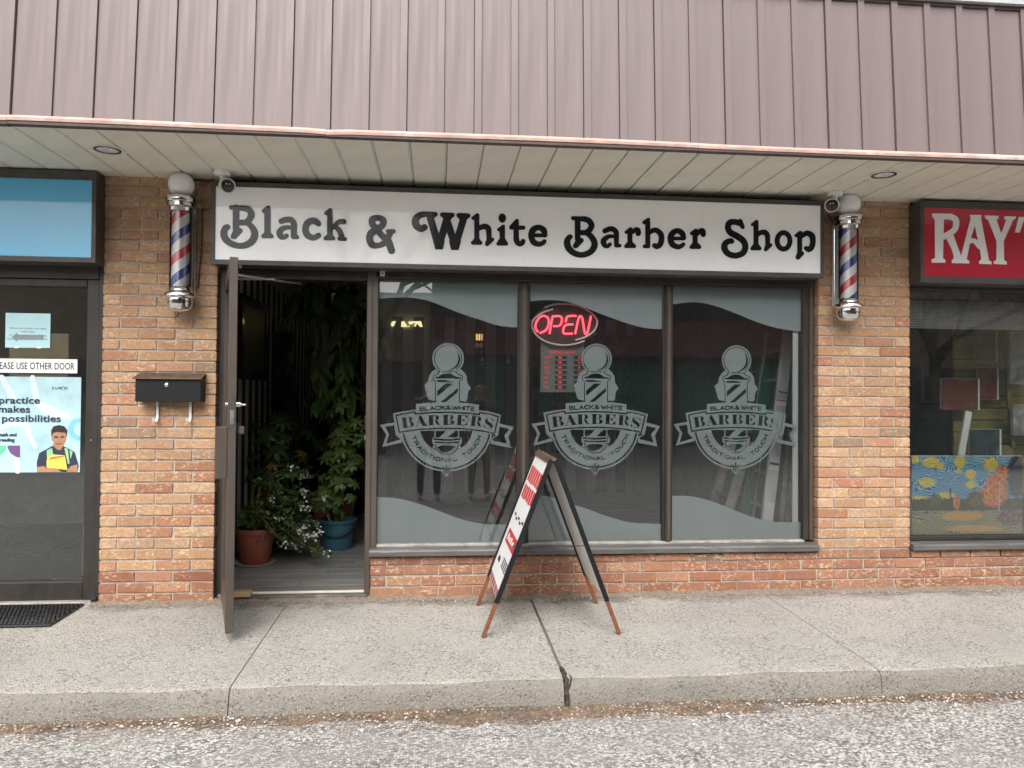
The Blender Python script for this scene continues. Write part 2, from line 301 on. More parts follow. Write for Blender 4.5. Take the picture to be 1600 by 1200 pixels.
# ---------------------------------------------------------------- building blocks
def link(name, me, m, parent=None):
    o = bpy.data.objects.new(name, me); COL.objects.link(o)
    if m is not None:
        mm = MATS[m] if isinstance(m, str) else m
        if not me.materials: me.materials.append(mm)
    if parent is not None:
        o.parent = parent
        o.matrix_parent_inverse = WORLD.get(parent.name, Matrix()).inverted()
    return o
WORLD = {}
def tag(o, label=None, cat=None, group=None, kind=None):
    if label: o['label'] = label
    if cat: o['category'] = cat
    if group: o['group'] = group
    if kind: o['kind'] = kind
    return o
def thing(name, loc, label, cat, group=None, kind=None):
    o = bpy.data.objects.new(name, None); COL.objects.link(o); o.location = loc; o.empty_display_size = 0.1
    WORLD[o.name] = Matrix.Translation(Vector(loc))
    return tag(o, label, cat, group, kind)
class MB:
    def __init__(s): s.v = []; s.f = []
    def add(s, vs, fs):
        k = len(s.v); s.v += [tuple(v) for v in vs]; s.f += [tuple(i+k for i in f) for f in fs]; return s
    def box(s, x0, x1, y0, y1, z0, z1, mtx=None):
        vs = [Vector((x, y, z)) for x in (x0, x1) for y in (y0, y1) for z in (z0, z1)]
        if mtx: vs = [mtx @ v for v in vs]
        return s.add(vs, [(0, 1, 3, 2), (4, 6, 7, 5), (0, 4, 5, 1), (2, 3, 7, 6), (0, 2, 6, 4), (1, 5, 7, 3)])
    def tube(s, pts, rad, n=8, caps=True):
        pts = [Vector(p) for p in pts]; rads = rad if isinstance(rad, (list, tuple)) else [rad]*len(pts)
        rings = []; up = None
        for i, p in enumerate(pts):
            t = (pts[min(i+1, len(pts)-1)] - pts[max(i-1, 0)])
            if t.length < 1e-9: t = Vector((0, 0, 1))
            t.normalize()
            if up is None:
                up = t.orthogonal().normalized()
            else:
                up = (up - t*up.dot(t))
                up = up.normalized() if up.length > 1e-6 else t.orthogonal().normalized()
            b = t.cross(up)
            rings.append([p + (up*math.cos(2*math.pi*k/n) + b*math.sin(2*math.pi*k/n))*rads[i] for k in range(n)])
        vs = [v for r in rings for v in r]; fs = []
        for i in range(len(pts)-1):
            for k in range(n):
                fs.append((i*n+k, i*n+(k+1) % n, (i+1)*n+(k+1) % n, (i+1)*n+k))
        if caps: fs += [tuple(range(n-1, -1, -1)), tuple((len(pts)-1)*n+k for k in range(n))]
        return s.add(vs, fs)
    def lathe(s, prof, c=(0, 0, 0), n=32, mtx=None, caps=True):
        vs = []; fs = []
        for (r, z) in prof:
            for k in range(n):
                a = 2*math.pi*k/n; v = Vector((r*math.cos(a), r*math.sin(a), z))
                if mtx: v = mtx @ v
                vs.append(v + Vector(c))
        for i in range(len(prof)-1):
            for k in range(n): fs.append((i*n+k, i*n+(k+1) % n, (i+1)*n+(k+1) % n, (i+1)*n+k))
        if caps: fs += [tuple(range(n-1, -1, -1)), tuple((len(prof)-1)*n+k for k in range(n))]
        return s.add(vs, fs)
    def prism(s, poly, y0, y1):
        """polygon in x,z extruded along y"""
        k = len(poly); vs = [(x, y0, z) for x, z in poly] + [(x, y1, z) for x, z in poly]
        fs = [tuple(range(k)), tuple(range(2*k-1, k-1, -1))] + [(i, k+i, k+(i+1) % k, (i+1) % k) for i in range(k)]
        return s.add(vs, fs)
    def mesh(s, name, bevel=0.0, smooth=False, seg=1, sub=0):
        me = bpy.data.meshes.new(name); me.from_pydata(s.v, [], s.f)
        bm = bmesh.new(); bm.from_mesh(me)
        bmesh.ops.recalc_face_normals(bm, faces=bm.faces)
        if bevel:
            es = [e for e in bm.edges if len(e.link_faces) == 2 and e.calc_face_angle() > 0.6]
            bmesh.ops.bevel(bm, geom=es, offset=bevel, segments=seg, affect='EDGES', profile=0.6)
        for f in bm.faces: f.smooth = smooth
        if smooth:
            for e in bm.edges:
                if len(e.link_faces) == 2 and e.calc_face_angle() > 0.7: e.smooth = False
        bm.to_mesh(me); bm.free(); return me
    def build(s, name, m, parent=None, bevel=0.0, smooth=False, seg=1):
        return link(name, s.mesh(name, bevel, smooth, seg), m, parent)
def box(name, m, parent, x0, x1, y0, y1, z0, z1, bevel=0.0, mtx=None):
    return MB().box(x0, x1, y0, y1, z0, z1, mtx).build(name, m, parent, bevel)
def smooth_path(pts, n=6, closed=False):
    """Catmull-Rom through points (any dimension)"""
    P = [np.array(p, float) for p in pts]; out = []
    k = len(P)
    for i in range(k if closed else k-1):
        a = P[(i-1) % k] if (closed or i > 0) else 2*P[0]-P[1]
        b = P[i]; c = P[(i+1) % k]; d = P[(i+2) % k] if (closed or i+2 < k) else 2*P[-1]-P[-2]
        for j in range(n):
            t = j/n
            out.append(0.5*((2*b)+(-a+c)*t+(2*a-5*b+4*c-d)*t*t+(-a+3*b-3*c+d)*t**3))
    if not closed: out.append(P[-1])
    return [tuple(o) for o in out]

# ---------------------------------------------------------------- flat lettering: strokes and shapes -> outline -> mesh
class Shape:
    def __init__(s, org=(0, 0), sc=1.0): s.ops = []; s.org = org; s.sc = sc
    def _p(s, x, y): return (s.org[0]+x/s.sc, s.org[1]+y/s.sc)
    def S(s, pts, cut=False, curve=False):
        q = smooth_path(pts, 6) if curve else pts
        s.ops.append(('s', [(*s._p(a, b), r/s.sc) for a, b, r in q], cut)); return s
    def C(s, pts, cut=False): return s.S(pts, cut, True)
    def P(s, pts, cut=False, rnd=0.0):
        s.ops.append(('p', [s._p(a, b) for a, b in pts], cut, rnd/s.sc)); return s
    def E(s, cx, cy, rx, ry, cut=False):
        s.ops.append(('p', [s._p(cx+rx*math.cos(2*math.pi*k/64), cy+ry*math.sin(2*math.pi*k/64)) for k in range(64)], cut, 0)); return s
    def ring(s, cx, cy, r0, r1, cut=False, a0=0, a1=360):
        rm = (r0+r1)/2; hw = abs(r1-r0)/2
        return s.S([(cx+rm*math.cos(R(a0+(a1-a0)*k/60)), cy+rm*math.sin(R(a0+(a1-a0)*k/60)), hw) for k in range(61)], cut)
    def outline(s, step=0.25):
        xs = [p[0] for o in s.ops for p in o[1]]; ys = [p[1] for o in s.ops for p in o[1]]
        pad = 8
        for o in s.ops:
            if o[0] == 's': pad = max(pad, max(p[2] for p in o[1])+2)
        x0, y0 = min(xs)-pad, min(ys)-pad
        nx = int((max(xs)+pad-x0)/step)+2; ny = int((max(ys)+pad-y0)/step)+2
        Fd = np.full((ny, nx), 9.0)
        for o in s.ops:
            mg = 3.0 + (max(p[2] for p in o[1]) if o[0] == 's' else o[3])
            ox = [p[0] for p in o[1]]; oy = [p[1] for p in o[1]]
            i0 = max(0, int((min(ox)-mg-x0)/step)); i1 = min(nx, int((max(ox)+mg-x0)/step)+2)
            j0 = max(0, int((min(oy)-mg-y0)/step)); j1 = min(ny, int((max(oy)+mg-y0)/step)+2)
            gx, gy = np.meshgrid(x0+np.arange(i0, i1)*step, y0+np.arange(j0, j1)*step)
            d = np.full(gx.shape, 9.0)
            if o[0] == 's':
                for (ax, ay, ar), (bx, by, br) in zip(o[1][:-1], o[1][1:]):
                    dx, dy = bx-ax, by-ay; L = dx*dx+dy*dy+1e-12
                    t = np.clip(((gx-ax)*dx+(gy-ay)*dy)/L, 0, 1)
                    d = np.minimum(d, np.hypot(gx-ax-t*dx, gy-ay-t*dy)-(ar+t*(br-ar)))
            else:
                ins = np.zeros(gx.shape, bool); q = o[1]
                for (ax, ay), (bx, by) in zip(q, q[1:]+q[:1]):
                    dx, dy = bx-ax, by-ay; L = dx*dx+dy*dy+1e-12
                    t = np.clip(((gx-ax)*dx+(gy-ay)*dy)/L, 0, 1)
                    d = np.minimum(d, np.hypot(gx-ax-t*dx, gy-ay-t*dy))
                    if abs(dy) > 1e-12:
                        c = ((ay > gy) != (by > gy)) & (gx < dx*(gy-ay)/dy+ax); ins ^= c
                d = np.where(ins, -d, d)-o[3]
            if o[2]: Fd[j0:j1, i0:i1] = np.maximum(Fd[j0:j1, i0:i1], -d)
            else: Fd[j0:j1, i0:i1] = np.minimum(Fd[j0:j1, i0:i1], d)
        Fd[np.abs(Fd) < 1e-6] = 1e-6
        neg = Fd < 0
        code = neg[:-1, :-1]*1+neg[:-1, 1:]*2+neg[1:, 1:]*4+neg[1:, :-1]*8
        jj, ii = np.nonzero((code > 0) & (code < 15))
        SEG = {1: [(3, 0)], 2: [(0, 1)], 3: [(3, 1)], 4: [(1, 2)], 5: [(3, 2), (1, 0)], 6: [(0, 2)], 7: [(3, 2)], 8: [(2, 3)], 9: [(2, 0)], 10: [(0, 3), (2, 1)], 11: [(2, 1)], 12: [(1, 3)], 13: [(1, 0)], 14: [(0, 3)]}
        nxt = {}
        def key(j, i, e):
            return ((j, i, 0) if e == 0 else (j, i+1, 1) if e == 1 else (j+1, i, 0) if e == 2 else (j, i, 1))
        for j, i in zip(jj.tolist(), ii.tolist()):
            for a, b in SEG[int(code[j, i])]: nxt[key(j, i, a)] = key(j, i, b)
        def pos(k):
            j, i, h = k
            a = Fd[j, i]; b = Fd[j, i+1] if h == 0 else Fd[j+1, i]
            t = a/(a-b)
            return (x0+(i+t)*step, y0+j*step) if h == 0 else (x0+i*step, y0+(j+t)*step)
        loops = []; seen = set()
        for st in list(nxt):
            if st in seen: continue
            lp = []; k = st
            while k in nxt and k not in seen:
                seen.add(k); lp.append(pos(k)); k = nxt[k]
            if len(lp) > 5:
                lp = simplify(lp, step*0.22)
                if len(lp) >= 3: loops.append(lp)
        return loops
def simplify(lp, tol):
    P = np.array(lp); n = len(P)
    far = int(np.argmax(np.hypot(*(P-P[0]).T)))
    keep = {0, far}
    stack = [(0, far), (far, n)]
    while stack:
        a, b = stack.pop()
        if b-a < 2: continue
        A = P[a]; B = P[b % n]; d = B-A; L = math.hypot(*d) or 1e-9
        q = P[a+1:b]-A; ds = np.abs(q[:, 0]*d[1]-q[:, 1]*d[0])/L
        k = int(np.argmax(ds))
        if ds[k] > tol: keep.add(a+1+k); stack += [(a, a+1+k), (a+1+k, b)]
    return [tuple(P[i]) for i in sorted(keep)]
def loops_mesh(name, loops, thick=0.002):
    """loops in local x,y(up) -> flat plate in the x,z plane, front towards -y, its back at y = 0"""
    cu = bpy.data.curves.new(name, 'CURVE'); cu.dimensions = '2D'; cu.fill_mode = 'BOTH'; cu.extrude = thick/2
    for lp in loops:
        sp = cu.splines.new('POLY'); sp.points.add(len(lp)-1); sp.use_cyclic_u = True
        for k, (x, z) in enumerate(lp): sp.points[k].co = (x, z, 0, 1)
    ob = bpy.data.objects.new(name, cu); me = ob.to_mesh().copy()
    bpy.data.objects.remove(ob); bpy.data.curves.remove(cu)
    me.transform(Matrix.Translation((0, -thick/2, 0)) @ Matrix.Rotation(R(90), 4, 'X'))
    me.name = name
    return me
def plate(name, shape, Y, m, parent=None, thick=0.002, step=0.25):
    lps = [[at(x, y, Y) for x, y in lp] for lp in shape.outline(step)]
    me = loops_mesh(name, lps, thick); me.transform(Matrix.Translation((0, Y, 0)))
    return link(name, me, m, parent)
def text(name, s, x, z, h, Y, m, parent=None, bold=0.0, wide=1.0, align='LEFT', thick=0.0008, italic=0.0, spacing=1.0):
    """words in the built-in sans face, standing in the x,z plane; h = cap height"""
    cu = bpy.data.curves.new(name, 'FONT'); cu.body = s; cu.align_x = align; cu.size = h/0.70; cu.offset = bold; cu.extrude = thick/2; cu.shear = italic; cu.space_character = spacing; cu.resolution_u = 4
    ob = bpy.data.objects.new(name, cu); me = ob.to_mesh().copy(); bpy.data.objects.remove(ob); bpy.data.curves.remove(cu)
    me.name = name
    me.transform(Matrix.Translation((x, Y-thick/2, z)) @ Matrix.Rotation(R(90), 4, 'X') @ Matrix.Diagonal((wide, 1, 1, 1)))
    return link(name, me, m, parent)
FONT = {
 'A': [[(0, 1), (.5, 0), (1, 1)], [(.2, .66), (.8, .66)]],
 'B': [[(0, .48), (0, 0), (.65, 0), (.85, .1), (.85, .38), (.7, .48), (0, .48), (0, 1), (.7, 1), (.95, .9), (.95, .6), (.7, .48)]],
 'C': [[(.98, .2), (.8, .03), (.5, 0), (.18, .07), (0, .35), (0, .65), (.18, .93), (.5, 1), (.8, .97), (.98, .8)]],
 'D': [[(0, 0), (.55, 0), (.85, .12), (.98, .4), (.98, .6), (.85, .88), (.55, 1), (0, 1), (0, 0)]],
 'E': [[(.9, 0), (0, 0), (0, 1), (.9, 1)], [(0, .5), (.75, .5)]],
 'H': [[(0, 0), (0, 1)], [(1, 0), (1, 1)], [(0, .5), (1, .5)]],
 'I': [[(.5, 0), (.5, 1)]],
 'K': [[(0, 0), (0, 1)], [(.92, 0), (0, .6)], [(.35, .4), (1, 1)]],
 'L': [[(0, 0), (0, 1), (.85, 1)]],
 'N': [[(0, 1), (0, 0), (1, 1), (1, 0)]],
 'O': [[(.5, 0), (.18, .07), (0, .35), (0, .65), (.18, .93), (.5, 1), (.82, .93), (1, .65), (1, .35), (.82, .07), (.5, 0)]],
 'R': [[(0, 1), (0, 0), (.65, 0), (.92, .12), (.92, .42), (.7, .55), (0, .55)], [(.55, .55), (1, 1)]],
 'T': [[(0, 0), (1, 0)], [(.5, 0), (.5, 1)]],
 'U': [[(0, 0), (0, .65), (.15, .93), (.5, 1), (.85, .93), (1, .65), (1, 0)]],
 'W': [[(0, 0), (.27, 1), (.5, .15), (.73, 1), (1, 0)]],
 '&': [[(1, 1), (.25, .3), (.25, .08), (.5, 0), (.72, .1), (.68, .3), (.1, .62), (.1, .88), (.4, 1), (.7, .92), (.98, .55)]],
}
FW = {'I': 0.25, 'W': 1.35, '&': .95, 'O': 1.1, 'C': 1.05}

# ================================================================ GROUND
gr = MB().add([(-120, -1.40, -0.165), (120, -1.40, -0.165), (120, -160, -0.165), (-120, -160, -0.165)], [(0, 1, 2, 3)]).build('parking_lot', 'asphalt'); tag(gr, kind='structure')
gb = box('ground', 'soil', None, -120, 120, -1.5, 120, -0.6, -0.30); tag(gb, kind='structure')
sw = thing('sidewalk', (0, 0, 0), None, None, kind='structure')
KY = -1.47
def slab(x0, x1):
    mb = MB(); prof = [(0.05, 0.0), (-0.4, -0.006), (-0.9, -0.014), (-1.25, -0.020), (KY+0.06, -0.024), (KY+0.03, -0.030), (KY+0.012, -0.045), (KY, -0.075), (KY-0.012, -0.15), (KY-0.015, -0.30), (0.05, -0.30)]
    # kerb line wobbles a little along its length
    nx = 14; vs = []; k = len(prof)
    for i in range(nx+1):
        x = x0+(x1-x0)*i/nx
        for j, (y, z) in enumerate(prof):
            wob = 0.006*math.sin(x*5.1+j)+0.004*math.sin(x*13.7+2*j) if 4 <= j <= 8 else 0
            vs.append((x, y+wob, z+wob*0.4))
    fs = [tuple(i*k+j for i, j in ((i0, j0), (i0+1, j0), (i0+1, (j0+1) % k), (i0, (j0+1) % k))) for i0 in range(nx) for j0 in range(k)]
    fs += [tuple(range(k-1, -1, -1)), tuple(nx*k+j for j in range(k))]
    o = mb.add(vs, fs).build('slab', 'sidewalk', sw, smooth=True)
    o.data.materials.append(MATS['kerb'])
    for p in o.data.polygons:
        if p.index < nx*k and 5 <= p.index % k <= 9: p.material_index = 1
    return o
JX = [-9.0, -5.76, -4.16, -2.56, -0.962, 0.632, 2.252, 3.86, 5.46, 9.0]
for a, b in zip(JX[:-1], JX[1:]):
    gpL = 0.0028; gpR = 0.0028
    if abs(a-0.632) < .01: gpL = 0.009
    if abs(b-0.632) < .01: gpR = 0.009
    slab(a+gpL, b-gpR)
MB().box(-9, 9, -1.41, 0.03, -0.29, -0.033).build('joint_filler', 'dirt', sw)
# jagged crack down the kerb at the middle joint
cr = MB(); pts = smooth_path([(0.632, -1.30, -0.0195), (0.640, -1.38, -0.021), (0.632, -1.425, -0.024), (0.640, -1.447, -0.032), (0.634, -1.474, -0.07), (0.640, -1.484, -0.12), (0.634, -1.492, -0.165)], 3)
cr.tube([Vector(p) for p in pts], [0.006+0.008*abs(math.sin(i*1.3)) for i in range(len(pts))], 5).build('crack', 'crack', sw)
MB().tube([(0.66, -1.40, -0.020), (0.667, -1.43, -0.026), (0.655, -1.462, -0.045), (0.64, -1.478, -0.075)], [.002, .005, .005, .004], 5).build('crack', 'crack', sw)
# broken cement and dirt fillet along the foot of the walls
fb = MB(); vs = []; n_ = 160
for i in range(n_+1):
    x = -2.2+(7.0)*i/n_
    dpt = 0.035+0.03*abs(math.sin(x*3.1))+0.028*random.random(); hh = 0.010+0.016*random.random()
    vs += [(x, 0.03, hh+.006), (x, -0.012, hh), (x, -dpt*0.6, hh*0.5), (x, -dpt, 0.0005), (x, 0.03, -0.02)]
fs = [(i*5+j, (i+1)*5+j, (i+1)*5+(j+1) % 5, i*5+(j+1) % 5) for i in range(n_) for j in range(5)]
fo = fb.add(vs, fs).build('cement_fillet', 'dirt'); tag(fo, 'crumbling grey cement and grit along the foot of the brick', 'rubble', kind='stuff')
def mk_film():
    m, n, p, out = newmat('dark_film')
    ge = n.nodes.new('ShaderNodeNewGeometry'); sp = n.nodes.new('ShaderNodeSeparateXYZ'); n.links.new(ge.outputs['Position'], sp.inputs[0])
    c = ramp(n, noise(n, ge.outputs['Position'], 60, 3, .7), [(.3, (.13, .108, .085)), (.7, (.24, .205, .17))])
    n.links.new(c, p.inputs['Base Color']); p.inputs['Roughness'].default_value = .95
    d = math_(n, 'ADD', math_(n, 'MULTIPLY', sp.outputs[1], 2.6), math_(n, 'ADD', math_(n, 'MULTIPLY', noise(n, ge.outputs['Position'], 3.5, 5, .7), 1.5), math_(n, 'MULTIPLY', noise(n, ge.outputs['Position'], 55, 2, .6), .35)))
    a_ = ramp(n, d, [(.42, g(0)), (1.0, g(.75))])  # dark film gets denser towards the wall, broken up by noise
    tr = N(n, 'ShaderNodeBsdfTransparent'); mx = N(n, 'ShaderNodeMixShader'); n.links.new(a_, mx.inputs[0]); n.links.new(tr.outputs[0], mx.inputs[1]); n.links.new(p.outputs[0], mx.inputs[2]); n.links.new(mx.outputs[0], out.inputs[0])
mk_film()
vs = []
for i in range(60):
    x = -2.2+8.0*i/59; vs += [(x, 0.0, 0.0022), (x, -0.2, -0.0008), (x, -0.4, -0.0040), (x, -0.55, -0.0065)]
tag(MB().add(vs, [(i*4+j, (i+1)*4+j, (i+1)*4+j+1, i*4+j+1) for i in range(59) for j in range(3)]).build('dark_film', 'dark_film'), 'patchy dark film on the sidewalk along the wall', 'overlay', kind='stuff')
def scatter(name, mname, count, fn, size, flat=0.6, label='', cat='', needle=False):
    mb = MB()
    for _ in range(count):
        x, y, z = fn(); s = size*(0.45+1.1*random.random()**2)
        a = random.random()*6.283
        if needle:
            L = s*5; dx, dy = math.cos(a)*L, math.sin(a)*L; q = s*0.16
            mb.add([(x-dx, y-dy, z), (x-dy/L*q, y+dx/L*q, z+q), (x+dx, y+dy, z+q*random.random()*3), (x+dy/L*q, y-dx/L*q, z+q)], [(0, 1, 2), (0, 2, 3)])
        else:
            v = []
            for k in range(4):
                aa = a+k*1.571; rr = s*(0.7+0.6*random.random()); v.append((x+math.cos(aa)*rr, y+math.sin(aa)*rr, z-0.001+s*0.2*random.random()))
            v.append((x+s*.2, y, z+s*flat)); mb.add(v, [(0, 1, 4), (1, 2, 4), (2, 3, 4), (3, 0, 4)])
    o = mb.build(name, mname); return tag(o, label, cat, kind='stuff')
zs = lambda y: -0.004-0.0165*abs(y)+0.004
scatter('grit', 'pebble', 2600, lambda: ((lambda x, y: (x, y, zs(y)+0.002))(random.uniform(-2.3, 4.6), -abs(random.gauss(0, 0.09))-0.02)), 0.0050, label='pale grit and cement crumbs at the foot of the wall', cat='grit')
scatter('sidewalk_grit', 'pebble', 1300, lambda: ((lambda x, y: (x, y, zs(y)+0.001))(random.uniform(-2.8, 4.6), random.uniform(-1.4, -0.1))), 0.0034, label='scattered small stones on the sidewalk', cat='grit')
vs = []; n_ = 150
for i in range(n_+1):
    x = -3.6+8.6*i/n_; wd = 0.055+0.045*math.sin(x*1.7+0.6)+0.03*math.sin(x*5.3)+0.02*math.sin(x*17)+0.03*random.random(); wd = max(.012, wd)
    vs += [(x, -1.44, -0.138+.012*random.random()), (x, -1.49, -0.146+0.008*random.random()), (x, -1.49-wd*0.6, -0.157+.004*random.random()), (x, -1.49-wd, -0.166)]
fs = [(i*4+j, (i+1)*4+j, (i+1)*4+j+1, i*4+j+1) for i in range(n_) for j in range(3)]
tag(MB().add(vs, fs).build('gutter_dirt', 'debris'), 'brown dirt bank lying against the kerb', 'dirt', kind='stuff')
def gut():
    x = random.uniform(-3.4, 4.8); y = -1.49-abs(random.gauss(0, 0.085))
    return x, y, -0.141-0.021*min(1, (-1.49-y)/0.07)
scatter('leaf_litter', 'needle', 7000, gut, 0.0052, label='rusty brown needles and leaf scraps along the kerb', cat='litter', needle=True)
scatter('gutter_pebbles', 'pebble', 3000, gut, 0.0062, label='pale pebbles in the gutter', cat='pebbles')
scatter('asphalt_chips', 'pebble', 2600, lambda: (random.uniform(-3.2, 4.6), (lambda y: y)(random.uniform(-2.7, -1.55)), -0.163), 0.0062, label='loose pale chips on the worn asphalt', cat='gravel')

# ================================================================ BRICKWORK
CH, LS = 0.0715, 0.23057            # course height, stretcher pitch (brick + joint)
JT = 0.0105
TOPL, TOPR = 2.7089, 2.7259         # first bed joint of the left pier / of the right pier and low wall
BR_COL = [((0.475, 0.300, 0.172), 34), ((0.50, 0.325, 0.195), 30), ((0.44, 0.240, 0.145), 16), ((0.50, 0.335, 0.215), 20), ((0.39, 0.185, 0.112), 5), ((0.31, 0.225, 0.150), 6)]
BR_LOW = [((0.28, 0.128, 0.082), 40), ((0.33, 0.162, 0.104), 30), ((0.25, 0.106, 0.070), 18), ((0.38, 0.21, 0.132), 10), ((0.22, 0.145, 0.10), 5)]
def pick(tab):
    t = random.uniform(0, sum(w_ for _, w_ in tab))
    for c, w_ in tab:
        t -= w_
        if t <= 0: break
    k = random.uniform(0.88, 1.16); return (c[0]*k, c[1]*k*random.uniform(.95, 1.05), c[2]*k, 1)
BMESH = {}
def brick_mesh(length, depth, hgt=CH-JT):
    key = (round(length, 3), round(depth, 3), round(hgt, 3))
    if key not in BMESH:
        BMESH[key] = []
        for v_ in range(5):
            mb = MB().box(-length/2, length/2, 0, depth, -hgt/2, hgt/2)
            me = mb.mesh('brick'); bm = bmesh.new(); bm.from_mesh(me)
            for vt in bm.verts:
                vt.co += Vector((random.uniform(-1, 1)*.0018, random.uniform(-1, 1)*.0012, random.uniform(-1, 1)*.0014))
            bmesh.ops.bevel(bm, geom=bm.edges[:], offset=0.0035, segments=1, affect='EDGES', profile=0.5)
            for vt in bm.verts: vt.co += Vector((random.uniform(-1, 1), random.uniform(-1, 1), random.uniform(-1, 1)))*.0007
            bm.to_mesh(me); bm.free(); me.materials.append(MATS['brick']); BMESH[key].append(me)
    return random.choice(BMESH[key])
def lay(parent, x0, x1, zc, phase, low=False, depth=0.10, hgt=CH-JT, y=0.0):
    """one course of bricks between x0 and x1; phase = x of a head joint"""
    k0 = math.floor((x0-phase)/LS)-1; a = phase+k0*LS
    while a < x1:
        b = a+LS; l = max(a+JT/2, x0); r = min(b-JT/2, x1)
        if x1-b < 0.05: r = x1; b = x1+1
        if l-x0 < 0.05: l = x0
        if r-l > 0.03:
            o = bpy.data.objects.new('brick', brick_mesh(r-l, depth, hgt)); COL.objects.link(o)
            o.location = ((l+r)/2+random.uniform(-1, 1)*.0008, y+random.uniform(-.0015, .0015), zc+random.uniform(-1, 1)*.0007)
            o.rotation_euler = (random.uniform(-1, 1)*.004, random.uniform(-1, 1)*.003, random.uniform(-1, 1)*.004)
            o.parent = parent; o.matrix_parent_inverse = WORLD[parent.name].inverted()
            o.color = pick(BR_LOW if low else BR_COL)
        a = b
PLX0, PLX1, PRX0, PRX1 = -2.160, -1.446, 2.673, 3.357
pl = thing('brick_pillar', (PLX0, 0, 0), 'tan brick pier carrying a black mailbox, left of the open shop door', 'brick pillar')
box('mortar', 'mortar', pl, PLX0+.006, PLX1-.006, 0.0085, 0.30, -0.05, 2.77)
for k in range(-1, 38):
    zc = TOPL-(k+0.5)*CH
    full = (k % 2 == 1)
    lay(pl, PLX0, PLX1, zc, PLX0-JT/2 if full else PLX0-JT/2+LS/2, low=(k >= 35))
pr = thing('brick_pillar', (PRX0, 0, 0), 'tan brick pier between the barber window and the art shop window', 'brick pillar')
box('mortar', 'mortar', pr, PRX0+.006, PRX1-.006, 0.0085, 0.30, TOPR-35*CH, 2.77)
for k in range(-1, 35):
    lay(pr, PRX0, PRX1, TOPR-(k+.5)*CH, PRX0-JT/2 if k % 2 == 0 else PRX0-JT/2+LS/2, low=(k >= 33 and random.random() < .4))
lw = thing('brick_wall', (-0.44, 0, 0), 'low reddish brick wall running under the shop windows', 'brick wall')
LWX0, LWX1 = -0.437, 6.2
XB = -0.21743
box('mortar', 'mortar', lw, LWX0+.005, LWX1, 0.0085, 0.30, -0.05, TOPR-35*CH-0.002)
MB().box(LWX0+.005, PRX0-.002, 0.0085, 0.30, TOPR-35*CH-0.004, TOPR-34*CH-0.028).build('mortar', 'mortar', lw)
for k in (35, 36, 37): lay(lw, LWX0, LWX1, TOPR-(k+.5)*CH, XB if k != 36 else XB+LS/2, low=True)
hz = 0.285-(TOPR-35*CH)-0.012
for a, b in ((LWX0, PRX0-.012), (PRX1+.012, LWX1)):
    lay(lw, a, b, TOPR-35*CH+JT/2+hz/2-.002, XB+LS/2, low=random.random() < .5, hgt=hz)
# wall behind the sign boxes and above the glazing
bk = box('lintel_wall', 'dark_room', None, -5.2, 6.4, 0.14, 0.24, 2.16, 2.77); tag(bk, 'dark wall band behind the shop signs above the glazing', 'wall')

# ================================================================ MANSARD AND SOFFIT
MP = 0.2054; MX0 = -2.238; MB_Z, MT_Z = 2.795, 3.715; MY0 = -0.955
lean = 0.066
ms = thing('mansard_roof', (0, MY0, MB_Z), 'mauve brown metal mansard with upright battens above the soffit', 'roof')
pmesh = {}
def mpanel(w_, th, name, y):
    """panel leaning back: local origin at bottom left"""
    H = MT_Z-MB_Z
    mb = MB(); nx, nz = 4, 4
    # slightly dished sheet
    vs = []; fs = []
    for sgn in (0, 1):
        for j in range(nz+1):
            for i in range(nx+1):
                u = i/nx; z = H*j/nz
                dish = -0.0016*math.sin(math.pi*u)*(1 if name == 'panel' else 0)*(0.6+0.4*math.sin(j*1.7))
                vs.append((u*w_, y+lean*z+(th if sgn else 0)-(dish if not sgn else 0), z))
    m_ = (nx+1)*(nz+1)
    for j in range(nz):
        for i in range(nx):
            a = j*(nx+1)+i; fs.append((a, a+1, a+nx+2, a+nx+1)); fs.append((m_+a, m_+a+nx+1, m_+a+nx+2, m_+a+1))
    for i in range(nx): fs += [(i, m_+i, m_+i+1, i+1), (nz*(nx+1)+i, nz*(nx+1)+i+1, m_+nz*(nx+1)+i+1, m_+nz*(nx+1)+i)]
    for j in range(nz): fs += [(j*(nx+1), (j+1)*(nx+1), m_+(j+1)*(nx+1), m_+j*(nx+1)), (j*(nx+1)+nx, m_+j*(nx+1)+nx, m_+(j+1)*(nx+1)+nx, (j+1)*(nx+1)+nx)]
    return mb.add(vs, fs).mesh(name)
pm = mpanel(MP-0.0445, 0.012, 'panel', 0.0); pm.materials.append(MATS['mansard'])
bmh = mpanel(0.039, 0.028, 'batten', -0.013); bmh.materials.append(MATS['batten'])
for k in range(-15, 42):
    x = MX0+k*MP
    o = link('panel', pm, None, ms); o.location = (x+0.0035+random.uniform(-1, 1)*.001, MY0+random.uniform(0, .002), MB_Z)
    o = link('batten', bmh, None, ms); o.location = (x-0.039+random.uniform(-1, 1)*.0015, MY0+random.uniform(-.002, .001), MB_Z); o.rotation_euler = (0, random.uniform(-1, 1)*.0012, 0)
MB().add([(-5.4, MY0+.014, MB_Z), (6.4, MY0+.014, MB_Z), (6.4, MY0+.014+lean*.92, MT_Z), (-5.4, MY0+.014+lean*.92, MT_Z), (-5.4, -0.3, MB_Z), (6.4, -.3, MB_Z), (6.4, -.3, MT_Z), (-5.4, -.3, MT_Z)], [(0, 1, 2, 3), (4, 7, 6, 5), (0, 4, 5, 1), (3, 2, 6, 7), (0, 3, 7, 4), (1, 5, 6, 2)]).build('backing', 'drip_dark', ms)
